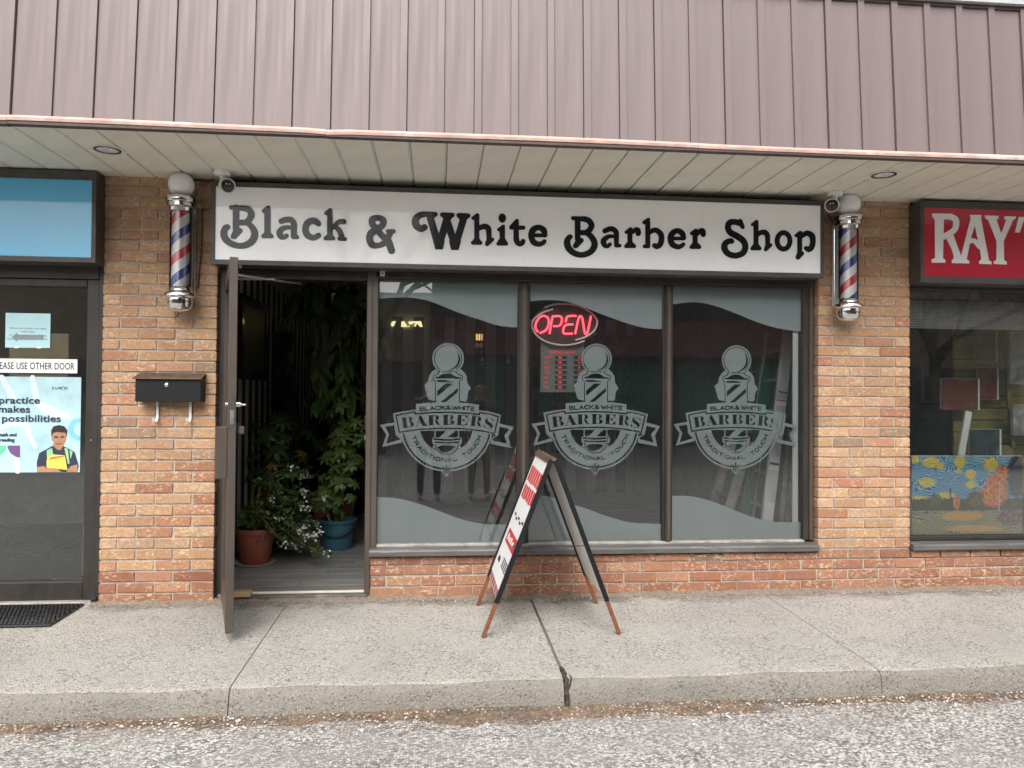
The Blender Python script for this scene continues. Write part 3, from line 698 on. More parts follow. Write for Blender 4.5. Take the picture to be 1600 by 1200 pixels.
# drip edge in lengths, slightly crooked, one joint dented
for i, (a, b) in enumerate(((-5.4, -2.245), (-2.243, -0.615), (-0.613, 1.455), (1.457, 3.95), (3.952, 6.4))):
    dz = random.uniform(-.003, .003); mb = MB(); n_ = 16; vs = []
    for j in range(n_+1):
        x = a+(b-a)*j/n_; s = 0.003*math.sin(x*2.3)+dz
        if abs(x+0.61) < 0.12: s -= 0.006*(1-abs(x+.61)/.12)
        vs += [(x, MY0-.030, 2.770+s), (x, MY0-.034, 2.784+s), (x, MY0-.016, 2.801+s), (x, MY0+.012, 2.803+s), (x, MY0+.012, 2.768+s)]
    fs = [(j*5+k, (j+1)*5+k, (j+1)*5+(k+1) % 5, j*5+(k+1) % 5) for j in range(n_) for k in range(5)]+[(4, 3, 2, 1, 0), tuple(n_*5+k for k in range(5))]
    o = mb.add(vs, fs).build('drip_edge', 'drip', ms)
    mb = MB(); mb.box(a, b, MY0-.026, MY0+.02, 2.754+dz, 2.7685+dz).build('drip_edge', 'drip_dark', ms)
cp = thing('roof_coping', (0, -0.9, MT_Z), 'grey blue metal coping along the top of the mansard', 'coping')
MB().box(-5.4, 6.4, -0.935, -0.35, MT_Z+.012, MT_Z+.034).build('cap_edge', 'far_grey', cp)
MB().box(-5.4, 6.4, -0.915, -0.37, MT_Z+.034, MT_Z+0.30).build('upstand', 'coping', cp)
MB().box(-5.4, 6.4, -0.905, -0.40, MT_Z-.01, MT_Z+.012).build('shadow_strip', 'drip_dark', cp)  # dark strip painted in as the shadow under the cap edge
SZ = 2.765
sf = thing('soffit', (0, -0.45, SZ), 'cream metal plank soffit under the overhang', 'soffit')
SP = 0.208
spm = MB().prism([(0.004, 0.0), (SP-.016, 0.0), (SP-.010, 0.010), (SP-.004, 0.010), (SP-.004, .014), (0.0, .014), (0.0, 0.004)], -0.955, 0.012).mesh('soffit_panel'); spm.materials.append(MATS['soffit'])
for k in range(-15, 40):
    o = link('soffit_panel', spm, None, sf); o.location = (-2.245+k*SP, 0, SZ+random.uniform(-.0012, .0012))
MB().box(-5.4, 6.3, -0.94, 0.14, SZ+.016, SZ+.028).build('backing', 'soffit_gap', sf)
def recess_light(px, py, label):
    d = _f + (px-800)/FPX*_r - (py-600)/FPX*_u; p = CO+d*((SZ-CAM_Z)/d.z)
    t = thing('recessed_light', (p.x, p.y, SZ), label, 'ceiling light', 'recessed soffit lights')
    MB().lathe([(0.074, -0.003), (0.098, -0.005), (0.100, -0.0015), (0.074, -0.0008)], (p.x, p.y, SZ), 40, caps=False).build('trim_ring', 'soffit', t, smooth=True)
    MB().lathe([(0.076, -0.0045), (0.076, 0.0), (0.060, -0.001), (0.060, -0.0045)], (p.x, p.y, SZ), 40, caps=False).build('baffle', 'black_plastic', t, smooth=True)
    MB().lathe([(0.0605, -0.0012), (0.050, -.0035), (0.03, -.0045), (0.001, -0.005)], (p.x, p.y, SZ), 40, caps=False).build('lens', 'milk_glass', t, smooth=True)
recess_light(168, 234, 'round recessed soffit light above the mailbox pier'); recess_light(1381, 273, 'round recessed soffit light above the right barber pole')

# ================================================================ SIGN BOXES
SY = -0.14
def cabinet(name, loc, label, cat, x0, x1, z0, z1, fx0, fx1, fz0, fz1, face):
    t = thing(name, loc, label, cat)
    fr = MB()
    fr.box(x0, x1, SY, SY+.03, z0, fz0); fr.box(x0, x1, SY, SY+.03, fz1, z1); fr.box(x0, fx0, SY, SY+.03, fz0, fz1); fr.box(fx1, x1, SY, SY+.03, fz0, fz1)
    fr.build('frame', 'cabinet', t, bevel=.0)
    MB().box(x0+.004, x1-.004, SY+.03, 0.13, z0+.004, z1-.004).build('cabinet_body', 'cabinet', t)
    MB().box(fx0-.002, fx1+.002, SY+.006, SY+.012, fz0-.002, fz1+.002).build('face_panel', face, t)
    return t
bs = cabinet('shop_sign', (0.6, SY, 2.2), 'long white lightbox sign reading Black & White Barber Shop', 'sign', -1.452, 2.640, 2.186, 2.716, -1.424, 2.617, 2.216, 2.686, 'sign_white')
LY = SY+.0045
def letter(shape, name='letter'): return plate(name, shape, LY, 'letter_black', bs, 0.003)
z1 = lambda: Shape((340, 310), 13.333); z2 = lambda: Shape((420, 310), 12.308); z3 = lambda: Shape((560, 320), 8.0); z4 = lambda: Shape((720, 320), 11.429)
z5 = lambda: Shape((870, 325), 12.308); z6 = lambda: Shape((990, 325), 13.333); z7 = lambda: Shape((1120, 330), 9.412); z8 = lambda: Shape((1440, 320), 10.0)
letter(z1().S([(385, 200, 68), (385, 640, 68)]).S([(280, 190, 44), (380, 200, 50), (560, 205, 58)]).C([(540, 205, 58), (650, 235, 65), (705, 340, 70), (660, 440, 65), (600, 490, 60)]).S([(420, 503, 60), (620, 503, 60)])
  .C([(600, 510, 50), (690, 570, 60), (770, 700, 72), (752, 840, 76), (640, 950, 70), (480, 990, 60), (300, 950, 66), (170, 850, 74), (130, 730, 74), (160, 625, 66), (205, 598, 60)])
  .P([(370, 600), (470, 612), (525, 650), (515, 700), (380, 840), (330, 850), (275, 825), (275, 780), (310, 700)]))
letter(z1().S([(1040, 240, 66), (1040, 760, 66)]).P([(1102, 180), (1070, 150), (1030, 158), (925, 240), (920, 280), (950, 305), (1000, 300), (1102, 300)]).S([(950, 788, 42), (1125, 788, 42)]).P([(975, 700), (1105, 700), (1150, 760), (930, 760)]))
letter(z2().C([(240, 440, 54), (320, 412, 56), (420, 412, 56), (480, 480, 58), (482, 600, 58), (482, 720, 58)]).S([(470, 745, 40), (545, 745, 38)]).C([(430, 555, 36), (330, 560, 44), (240, 600, 55), (205, 670, 60), (240, 735, 56), (300, 752, 36), (340, 720, 44)]))
letter(z2().C([(952, 482, 56), (900, 442, 62), (830, 430, 60), (740, 480, 64), (705, 590, 64), (740, 700, 64), (840, 755, 56), (920, 735, 52), (958, 712, 50)]))
letter(z2().S([(1175, 260, 54), (1175, 740, 54)]).P([(1228, 220), (1200, 185), (1165, 190), (1065, 265), (1060, 300), (1105, 330), (1180, 320)]).S([(1090, 770, 38), (1240, 770, 38)]).P([(1122, 690), (1228, 690), (1260, 740), (1070, 740)]).C([(1225, 560, 40), (1300, 490, 42), (1360, 450, 48), (1440, 447, 52)]).C([(1270, 545, 45), (1350, 610, 52), (1400, 720, 52)]).S([(1360, 775, 40), (1465, 782, 40)]))
letter(z3().C([(245, 305, 42), (180, 250, 40), (175, 185, 42), (240, 163, 34), (308, 190, 42), (305, 250, 40), (240, 305, 42), (160, 355, 46), (140, 430, 44), (175, 500, 42), (250, 508, 34), (320, 480, 38), (365, 420, 40), (395, 365, 36), (418, 338, 28)]).S([(372, 332, 27), (440, 332, 26)]).C([(230, 310, 36), (300, 390, 40), (370, 450, 46), (415, 572, 45)]))
letter(z3().C([(826, 282, 40), (780, 300, 42), (722, 255, 46), (716, 190, 46), (760, 135, 40), (830, 118, 34)]).S([(800, 118, 35), (960, 120, 31)]).P([(850, 140), (960, 150), (935, 190), (1010, 440), (1080, 330), (1055, 558), (962, 558), (945, 500)]).S([(900, 170, 44), (1000, 510, 46)])
  .P([(930, 450), (1080, 450), (1055, 558), (962, 558)]).S([(1010, 500, 44), (1108, 180, 48)]).S([(1050, 125, 30), (1172, 130, 30)]).P([(1040, 150), (1190, 150), (1150, 190), (1068, 190)]).S([(1108, 200, 44), (1205, 500, 46)]).P([(1130, 450), (1285, 450), (1252, 566), (1160, 566)]).S([(1215, 500, 44), (1310, 190, 44)]).S([(1255, 133, 30), (1370, 137, 30)]).P([(1240, 150), (1390, 150), (1345, 200), (1268, 200)]))
letter(z4().S([(285, 230, 46), (285, 660, 46)]).P([(332, 180), (305, 148), (275, 155), (185, 230), (195, 265), (250, 275), (332, 270)]).S([(215, 678, 36), (350, 680, 36)]).P([(240, 600), (330, 600), (365, 650), (205, 650)]).C([(300, 430, 42), (370, 400, 46), (440, 390, 52), (492, 430, 52), (502, 520, 48), (502, 640, 44)]).P([(460, 620), (545, 580), (595, 600), (595, 635), (490, 735), (455, 740), (430, 710), (435, 670)]))
letter(z4().E(740, 238, 68, 82).S([(740, 430, 48), (740, 680, 48)]).P([(788, 365), (750, 355), (645, 430), (650, 465), (690, 480), (788, 450)]).S([(670, 695, 35), (808, 695, 35)]).P([(692, 600), (788, 600), (830, 665), (650, 665)]))
letter(z4().P([(1037, 275), (1010, 250), (980, 258), (865, 385), (865, 425), (895, 445), (1037, 445)]).S([(980, 410, 38), (1115, 410, 38)]).C([(988, 320, 46), (988, 500, 48), (995, 640, 52), (1045, 700, 44), (1095, 682, 46), (1112, 652, 42)]))
letter(z4().S([(1290, 547, 34), (1510, 547, 34)]).C([(1500, 540, 46), (1478, 450, 54), (1385, 405, 48), (1290, 450, 57), (1258, 560, 54), (1300, 665, 54), (1395, 705, 46), (1465, 680, 42), (1493, 652, 38)]))
letter(z5().S([(400, 230, 54), (400, 600, 54)]).S([(310, 195, 38), (400, 205, 44), (540, 213, 54)]).C([(530, 213, 54), (615, 245, 56), (668, 330, 56), (630, 420, 55), (560, 475, 50)]).S([(420, 475, 52), (580, 475, 50)]).C([(560, 480, 45), (640, 530, 55), (712, 630, 60), (720, 740, 62), (640, 850, 58), (480, 903, 54), (330, 865, 58), (225, 770, 64), (196, 660, 62), (222, 585, 54), (255, 556, 50)]).P([(400, 560), (465, 570), (515, 600), (515, 645), (400, 765), (355, 780), (308, 755), (310, 715), (350, 640)]))
letter(z5().C([(922, 442, 48), (1000, 408, 50), (1080, 408, 50), (1140, 470, 50), (1145, 600, 48), (1145, 710, 46)]).S([(1140, 725, 36), (1210, 725, 34)]).C([(1100, 545, 32), (1000, 550, 40), (920, 600, 52), (892, 650, 52), (920, 715, 50), (975, 738, 36), (1020, 700, 38)]))
letter(z5().S([(1405, 440, 48), (1405, 720, 48)]).P([(1452, 385), (1420, 368), (1395, 375), (1300, 455), (1305, 490), (1360, 500), (1452, 490)]).S([(1330, 737, 35), (1490, 737, 35)]).P([(1358, 650), (1452, 650), (1510, 705), (1310, 705)]).C([(1450, 470, 35), (1500, 428, 46), (1550, 425, 54), (1570, 480, 50), (1560, 495, 46)]))
letter(z6().S([(293, 300, 52), (293, 780, 52)]).P([(345, 235), (322, 202), (290, 207), (180, 280), (175, 315), (210, 345), (300, 340)]).S([(228, 800, 40), (305, 800, 40)]).C([(330, 520, 40), (400, 470, 52), (480, 468, 54), (560, 540, 60), (580, 640, 58), (555, 750, 60), (490, 805, 54), (437, 783, 52)]))
letter(z6().S([(790, 638, 38), (1050, 638, 38)]).C([(1042, 625, 50), (1010, 530, 60), (912, 472, 54), (805, 530, 62), (765, 640, 60), (805, 755, 62), (920, 812, 52), (1000, 785, 46), (1035, 757, 42)]))
letter(z6().S([(1280, 500, 52), (1280, 800, 52)]).P([(1335, 448), (1300, 428), (1275, 435), (1170, 510), (1175, 550), (1230, 575), (1335, 560)]).S([(1200, 815, 39), (1370, 815, 39)]).P([(1230, 720), (1330, 720), (1395, 780), (1180, 780)]).C([(1330, 540, 40), (1390, 480, 52), (1440, 482, 56), (1450, 555, 52)]))
letter(z7().P([(310, 125), (340, 110), (372, 125), (410, 230), (400, 260), (370, 265), (300, 190)]).C([(330, 175, 42), (260, 158, 42), (185, 172, 44), (163, 240, 43), (200, 315, 46), (300, 370, 48), (390, 440, 46), (418, 530, 45), (380, 615, 45), (270, 655, 44), (160, 620, 44), (110, 540, 46), (130, 468, 44), (195, 438, 40), (218, 442, 38)]))
letter(z7().S([(575, 200, 36), (575, 530, 36)]).P([(611, 150), (592, 125), (570, 130), (502, 185), (500, 210), (540, 225), (611, 215)]).S([(520, 548, 28), (630, 548, 28)]).P([(540, 480), (611, 480), (645, 525), (505, 525)]).C([(590, 350, 32), (640, 318, 36), (700, 312, 40), (740, 350, 38), (746, 420, 35), (746, 500, 33)]).P([(715, 490), (780, 470), (815, 480), (810, 515), (730, 590), (700, 590), (690, 565)]))
letter(z7().E(980, 437, 130, 157).E(980, 437, 57, 84, True))
letter(z7().S([(1217, 350, 36), (1217, 620, 35)]).P([(1255, 302), (1230, 287), (1210, 292), (1140, 345), (1145, 375), (1185, 388), (1255, 370)]).C([(1250, 370, 30), (1300, 332, 38), (1350, 327, 40), (1400, 370, 44), (1412, 450, 40), (1392, 530, 42), (1350, 563, 40), (1312, 545, 32)]).P([(1185, 600), (1250, 590), (1280, 600), (1280, 635), (1210, 710), (1180, 715), (1158, 690), (1160, 665)]))
bl = cabinet('blank_sign', (-3.6, SY, 2.2), 'blank light blue lightbox sign over the left-hand door', 'sign', -5.1, -2.152, 2.178, 2.754, -5.07, -2.178, 2.209, 2.697, 'sign_blue')
rs = cabinet('red_sign', (4.6, SY, 2.2), 'red lightbox sign with white letters RAY', 'sign', 3.345, 6.2, 2.172, 2.745, 3.374, 6.17, 2.216, 2.700, 'sign_red')
def rl(shape): return plate('letter', shape, LY, 'letter_white', rs, 0.003)
rl(z8().P([(205, 180), (345, 190), (330, 860), (205, 860)]).P([(160, 135), (480, 140), (480, 228), (200, 232), (165, 188)]).C([(440, 185, 46), (520, 222, 48), (537, 300, 48), (500, 400, 44), (335, 505, 44)]).P([(385, 530), (490, 465), (620, 820), (640, 880), (490, 880), (500, 800), (470, 700)]).P([(155, 855), (200, 835), (330, 835), (368, 860), (368, 908), (155, 905)]).P([(470, 868), (500, 840), (640, 840), (640, 915), (470, 912)])
   .P([(770, 190), (830, 320), (770, 510), (700, 850), (740, 875), (740, 920), (600, 914), (600, 850)]).P([(770, 190), (920, 190), (1050, 870), (1088, 890), (1088, 932), (895, 922), (895, 885), (930, 850), (915, 740), (830, 330)]).P([(750, 158), (932, 160), (930, 190), (905, 215), (775, 212), (752, 185)]).C([(735, 570, 40), (820, 565, 36), (905, 650, 44)]))
rl(z8().P([(985, 165), (1200, 175), (1198, 220), (1165, 228), (1240, 450), (1320, 238), (1290, 220), (1292, 180), (1470, 185), (1465, 215), (1420, 245), (1280, 570), (1285, 865), (1328, 892), (1328, 935), (1125, 925), (1125, 885), (1165, 860), (1170, 570), (1040, 240), (990, 210)]))
rl(z8().P([(1515, 190), (1605, 195), (1530, 435), (1455, 432)]))

# ================================================================ BARBER SHOP WINDOW
FY0, FY1, GY = 0.055, 0.135, 0.095
wn = thing('storefront_window', (0.55, GY, 0.3), 'three-pane bronze framed barber shop window with frosted logos', 'window')
WZ0, WZ1 = 0.352, 2.134
XJ = [-0.400, 0.543, 0.627, 1.569, 1.638, 2.592]
def fbar(name, parent, x0, x1, z0, z1, m='bronze', y0=FY0, y1=FY1, bev=.004): return MB().box(x0, x1, y0, y1, z0, z1).build(name, m, parent, bevel=bev)
for a, b in ((XJ[1], XJ[2]), (XJ[3], XJ[4])):
    fbar('mullion', wn, a+.012, b-.012, WZ0, WZ1, y0=FY0-.012)
    mu = fbar('mullion', wn, a, b, WZ0-.004, WZ1+.004, y0=FY0+.006)
    fbar('cover_strip', wn, (a+b)/2-.008, (a+b)/2+.014, WZ0+.002, WZ1-.002, m='bronze_light', y0=FY0-.016, y1=FY0-.008, bev=.002)
fbar('jamb', wn, XJ[5], 2.632, WZ0-.004, WZ1+.05, y0=FY0); fbar('jamb', wn, 2.632, 2.662, WZ0-.002, WZ1+.048, m='bronze_light', y0=FY0-.012)
fbar('head', wn, -0.404, 2.664, WZ1, 2.20, y0=FY0-.004)
MB().box(-0.42, 2.656, FY0-.02, FY0-.004, 2.150, 2.19).build('head_trim', 'bronze', wn, bevel=.003)
MB().box(-0.404, 2.600, FY0-.006, FY1, 0.333, WZ0).build('glazing_bead', 'sill_pale', wn, bevel=.004)
sl_ = MB().prism([(0, 0), (1, 0), (1, 1), (0, 1)], 0, 1)
sill = MB(); prof = [(-0.035, 0.286), (-0.038, 0.322), (-0.030, 0.331), (0.05, 0.336), (0.13, 0.337), (0.13, 0.286)]
vs = [(x, y, z) for x in (-0.445, 2.668) for y, z in prof]; k = len(prof)
sill.add(vs, [tuple(range(k)), tuple(range(2*k-1, k-1, -1))]+[(i, k+i, k+(i+1) % k, (i+1) % k) for i in range(k)]).build('sill', 'sill', wn, bevel=.003)
panes = []
for a, b in ((XJ[0], XJ[1]), (XJ[2], XJ[3]), (XJ[4], XJ[5])):
    panes.append(MB().box(a-.01, b+.01, GY-.003, GY+.003, WZ0-.01, WZ1+.01).build('pane', 'glass', wn))
FRY = GY+.006
def z3c(x, y): return (411.4+0.6349*x, -723.8+0.6349*y)
def ZP(pts): return [z3c(*p) for p in pts]
def logo_shape():
    s = Shape((826, 625), 7.619)
    q = 0.6349
    # heads left and right
    s.P(ZP([(400, 560), (330, 620), (280, 700), (262, 800), (200, 858), (195, 885), (217, 905), (207, 915), (222, 930), (215, 962), (235, 985), (232, 1022), (247, 1050), (265, 1110), (290, 1130), (340, 1140), (400, 1180), (440, 1180), (440, 600)]))
    s.P(ZP([(850, 560), (915, 620), (960, 690), (972, 820), (1010, 870), (1035, 930), (1020, 945), (998, 950), (1003, 970), (985, 985), (990, 1010), (972, 1040), (980, 1080), (965, 1140), (930, 1160), (860, 1150), (800, 1175), (800, 600)]))
    c = z3c(625, 370); s.E(*c, 287*q, 287*q)
    s.P(ZP([(480, 590), (760, 590), (880, 690), (880, 750), (830, 790), (830, 1190), (400, 1190), (400, 790), (360, 750), (360, 690)]))
    # globe ring and crescent
    s.ring(*c, 242*q, 257*q, True, 128, 412)
    for a, b in ((300, 420),): pass
    cr_ = Shape(); s.S([( c[0]+210*q*math.cos(R(t))-4, c[1]+210*q*math.sin(R(t))+2, (3+16*math.sin(math.pi*(i/30)))*q) for i, t in enumerate(np.linspace(-42, 88, 31))], True)
    # pole outline
    s.S([(*z3c(x, y), 8*q) for x, y in ((478, 590), (440, 655), (358, 685), (358, 752), (395, 790), (402, 1180))], True)
    s.S([(*z3c(x, y), 8*q) for x, y in ((752, 600), (800, 655), (884, 688), (884, 752), (845, 775), (830, 800), (830, 1180))], True)
    s.P(ZP([(380, 706), (450, 702), (500, 665), (560, 645), (620, 640), (690, 652), (745, 692), (790, 712), (868, 715), (840, 742), (415, 735)]), True)
    s.P(ZP([(425, 762), (580, 765), (725, 795), (700, 802), (432, 800)]), True)
    s.P(ZP([(430, 965), (580, 830), (712, 830), (432, 1062)]), True); s.P(ZP([(490, 1175), (802, 908), (802, 985), (580, 1180)]), True)
    s.S([(*z3c(530, 610), 10*q), (*z3c(620, 612), 6*q), (*z3c(710, 610), 10*q)], True)
    s.P(ZP([(395, 1180), (400, 1150), (330, 1145), (300, 1185)]), True); s.P(ZP([(835, 1185), (832, 1160), (940, 1165), (960, 1190)]), True)
    # half-round panel
    cx, cy = 792, 300
    a0 = [(cx+530*math.cos(R(t)), cy+530*math.sin(R(t))) for t in np.linspace(4, 176, 60)]
    s.P(a0)
    s.ring(cx, cy, 490, 511, True, 5, 175)
    s.P([(cx+305*math.cos(R(t)), cy+305*math.sin(R(t))) for t in np.linspace(10, 170, 50)], True)
    # lower end of the pole
    s.P([(640, 350), (945, 350), (945, 430), (968, 440), (968, 490), (945, 520), (960, 560), (630, 560), (650, 520), (628, 490), (628, 440), (650, 430)])
    s.E(797, 500, 152, 132)
    s.S([(648, 352, 5), (648, 430, 5)], True); s.S([(942, 352, 5), (942, 430, 5)], True)
    s.P([(668, 355), (925, 355), (925, 432), (668, 432)], True); s.P([(705, 436), (790, 355), (890, 355), (805, 436)]); s.P([(905, 432), (922, 412), (922, 432)])
    s.C([(650, 450, 9), (800, 462, 10), (948, 450, 9)], True)
    s.P([(655, 478), (800, 488), (942, 478), (940, 496), (800, 504), (660, 496)], True)
    s.ring(797, 500, 126, 138, True, 5, 175)
    s.P([(685, 545), (740, 525), (850, 525), (895, 545), (870, 590), (800, 615), (730, 600)], True); s.C([(800, 602, 4), (850, 590, 8), (880, 550, 3)])
    # ribbon tails
    s.P([(30, 285), (205, 255), (225, 400), (280, 440), (285, 490), (55, 545), (102, 400)]); s.P([(88, 308), (192, 290), (210, 405), (268, 455), (100, 506), (135, 395)], True)
    s.P([(1390, 265), (1565, 310), (1503, 420), (1533, 556), (1300, 508), (1305, 440), (1372, 405)]); s.P([(1402, 306), (1515, 335), (1456, 410), (1488, 505), (1322, 468), (1322, 445), (1382, 410)], True)
    # banner
    s.P([(175, 150), (300, 126), (440, 108), (620, 92), (800, 88), (980, 92), (1165, 112), (1300, 135), (1418, 168), (1372, 408), (1300, 392), (1130, 362), (960, 348), (800, 345), (640, 347), (480, 357), (340, 375), (222, 398)])
    s.P([(272, 366), (225, 398), (285, 440), (300, 440)])
    s.S([(430, 133, 8), (300, 156, 8), (212, 176, 8), (252, 372, 8), (380, 350, 8), (480, 338, 8), (640, 328, 8), (800, 325, 8), (960, 330, 8), (1130, 346, 8), (1250, 365, 8), (1340, 386, 8), (1387, 190, 8), (1300, 162, 8), (1172, 142, 8), (1168, 164, 9), (980, 146, 9), (800, 139, 9), (620, 142, 9), (432, 158, 9), (430, 133, 8)], True)
    # small box
    s.P([(440, 40), (620, 24), (800, 20), (980, 26), (1165, 50), (1160, 152), (980, 132), (800, 124), (620, 129), (442, 148)])
    # leaf drop at the bottom
    s.P([(735, 812), (750, 850), (770, 862), (778, 888), (808, 888), (815, 862), (832, 850), (848, 812)]); s.S([(792, 752, 9), (792, 850, 8)], True); s.C([(742, 775, 5), (765, 790, 7), (765, 835, 10), (790, 855, 6)], True); s.C([(840, 775, 5), (818, 790, 7), (818, 835, 10), (792, 855, 6)], True)
    # BARBERS, cut letters of a fat face with hair lines
    def fat(ch, x0, x1, yt, yb, rot):
        w_, h = x1-x0, yb-yt; cxx, cyy = (x0+x1)/2, (yt+yb)/2
        def T(p):
            dx, dy = x0+p[0]*w_-cxx, yt+p[1]*h-cyy
            return (cxx+dx*math.cos(rot)-dy*math.sin(rot), cyy+dx*math.sin(rot)+dy*math.cos(rot))
        def PP(pts): s.P([T(p) for p in pts], True)
        def SS(pts, r): s.S([(*T(p), r) for p in pts], True)
        if ch in 'BRE': PP([(.06, 0), (.42, 0), (.42, 1), (.06, 1)]); SS([(0, .015), (.5, .015)], 3); SS([(0, .985), (.5, .985)], 3)
        if ch == 'B':
            PP([(.5, .0), (.75, .02), (.93, .12), (.93, .36), (.78, .47), (.56, .48), (.66, .4), (.68, .12)]); PP([(.56, .5), (.84, .53), (1, .64), (1, .86), (.85, .97), (.5, 1), (.7, .9), (.72, .62)])
        if ch == 'R':
            PP([(.5, .0), (.75, .02), (.92, .12), (.92, .38), (.76, .5), (.56, .5), (.64, .42), (.66, .12)]); PP([(.55, .52), (.78, .56), (.88, .74), (.92, .9), (1.06, .95), (.95, 1.0), (.76, .98), (.66, .8)])
        if ch == 'E':
            SS([(.4, .015), (1, .015)], 3); SS([(.4, .985), (1, .985)], 3); PP([(.66, .0), (1, .0), (1, .32)]); PP([(.66, 1), (1.02, 1), (1.02, .66)]); PP([(.48, .48), (.72, .30), (.72, .68)])
        if ch == 'A':
            PP([(.38, -.02), (.58, -.02), (1.0, 1), (.62, 1), (.34, .25)]); SS([(.40, .15), (.12, .98)], 3); SS([(0, .985), (.26, .985)], 3); SS([(.55, .985), (1.06, .985)], 3); SS([(.25, .65), (.55, .65)], 3)
        if ch == 'S':
            s.S([(*T(p), r) for p, r in zip(smooth_path([(.22, .18), (.24, .36), (.5, .52), (.78, .68), (.80, .86)], 5), np.interp(np.linspace(0, 1, 21), [0, .3, .7, 1], [10, 19, 19, 10]))], True)
            SS([(.2, .14), (.38, .02), (.6, .02), (.85, .16)], 3); PP([(.92, .0), (.92, .32), (.80, .16)]); SS([(.82, .88), (.62, .98), (.38, .98), (.14, .84)], 3); PP([(.04, .64), (.05, 1.0), (.18, .86)])
    for ch, a, b, yt, yb, rt in (('B', 282, 412, 192, 316, -.14), ('A', 432, 562, 180, 300, -.09), ('R', 582, 716, 172, 288, -.03), ('B', 752, 880, 168, 284, 0), ('E', 912, 1032, 172, 288, .05), ('R', 1070, 1196, 183, 302, .09), ('S', 1218, 1334, 203, 332, .12)):
        fat(ch, a, b, yt, yb, rt)
    # line lettering
    def glyph(ch, cxx, cyy, w_, h, rot, r):
        for st in FONT[ch]:
            s.S([(cxx+((px_-.5)*w_)*math.cos(rot)-((py_-.5)*h)*math.sin(rot), cyy+((px_-.5)*w_)*math.sin(rot)+((py_-.5)*h)*math.cos(rot), r) for px_, py_ in st], True)
    def run(txt, w_, gap):
        xs, x = [], 0
        for ch in txt:
            cw = 0.9*w_ if ch == ' ' else FW.get(ch, 1.0)*w_*(0.3 if ch == 'I' else 1); xs.append(x+cw/2); x += cw+gap
        return xs, x-gap
    xs, tot = run('BLACK', 46, 14)
    def bw(txt, xa, xb):
        xs, tot = run(txt, 46, 15); k = (xb-xa)/tot
        for ch, xx in zip(txt, xs):
            px_ = xa+xx*k; dy = 0.00013*(px_-800)**2
            glyph(ch, px_, 85+dy, 46*k*(FW.get(ch, 1) if ch != 'I' else 1), 42, math.atan(0.00026*(px_-800)), 6.2)
    bw('BLACK', 488, 772); bw('&', 786, 836); bw('WHITE', 864, 1118)
    def arc(txt, a0_, a1_, rad, h):
        xs, tot = run(txt, 44, 20); k = (math.radians(a0_-a1_)*rad)/tot
        for ch, xx in zip(txt, xs):
            t = R(a0_)-xx*k/rad
            glyph(ch, cx+rad*math.cos(t), cy+rad*math.sin(t), 44*k*FW.get(ch, 1), h, t-math.pi/2, 6.0)
    arc('TRADITIONAL', 162.5, 72, 396, 40); arc('TOUCH', 61, 17, 396, 40)
    return s
LGO = logo_shape().outline(0.16)
lg_loops = [[at(x, y, FRY) for x, y in lp] for lp in LGO]
lcx, lcz = at(932.1, 560.8, FRY)
lgm = loops_mesh('logo', [[(x-lcx, z-lcz) for x, z in lp] for lp in lg_loops], 0.0008); lgm.materials.append(MATS['frost'])
TOPB = [[(588, 467), (612, 465), (640, 465), (656, 467), (677.5, 473), (718, 489), (750.6, 500), (783, 509.6), (815, 512)], [(820, 472), (850, 469), (877, 470), (895, 474), (917.5, 482), (940, 491), (970, 502), (1000, 511), (1022, 514), (1042, 514)], [(1046, 476), (1083, 472), (1112, 476.6), (1147.5, 489), (1183, 503.5), (1212, 512), (1241, 517), (1261, 518)]]
BOTB = [[(586, 777), (610, 777.6), (630, 780.6), (660, 789), (690, 800), (720, 811), (750, 818), (772, 819.6), (815, 818)], [(820, 775), (842, 774), (863, 777), (890, 786), (917, 795), (943, 805), (970, 813), (990, 817), (1042, 819)], [(1046, 775), (1076, 775), (1104.5, 781), (1130, 790), (1162, 803), (1190.5, 812), (1219, 816), (1261, 815)]]
for i, (pn, gpx) in enumerate(zip(panes, ((700.2, 560.3), (932.1, 560.8), (1151, 563)))):
    o = link('logo', lgm, None, pn); lx, lz = at(*gpx, FRY); o.location = (lx, FRY, lz)
    x0, x1 = XJ[2*i]-.004, XJ[2*i+1]+.004
    for nm, pts, zz in (('frosted_band', TOPB[i], WZ1+.004), ('frosted_band', BOTB[i], WZ0-.004)):
        q = [at(a, b, FRY) for a, b in smooth_path(pts, 6)]
        q = [(min(max(a, x0), x1), b) for a, b in q]
        q = [q[0]]+[p for a_, p in zip(q, q[1:]) if p[0]-a_[0] > 1e-5]
        me = loops_mesh(nm, [[(x0, zz)]+[p for p in q]+[(x1, zz)]], 0.0008); me.transform(Matrix.Translation((0, FRY, 0)))
        link(nm, me, 'frost', pn)

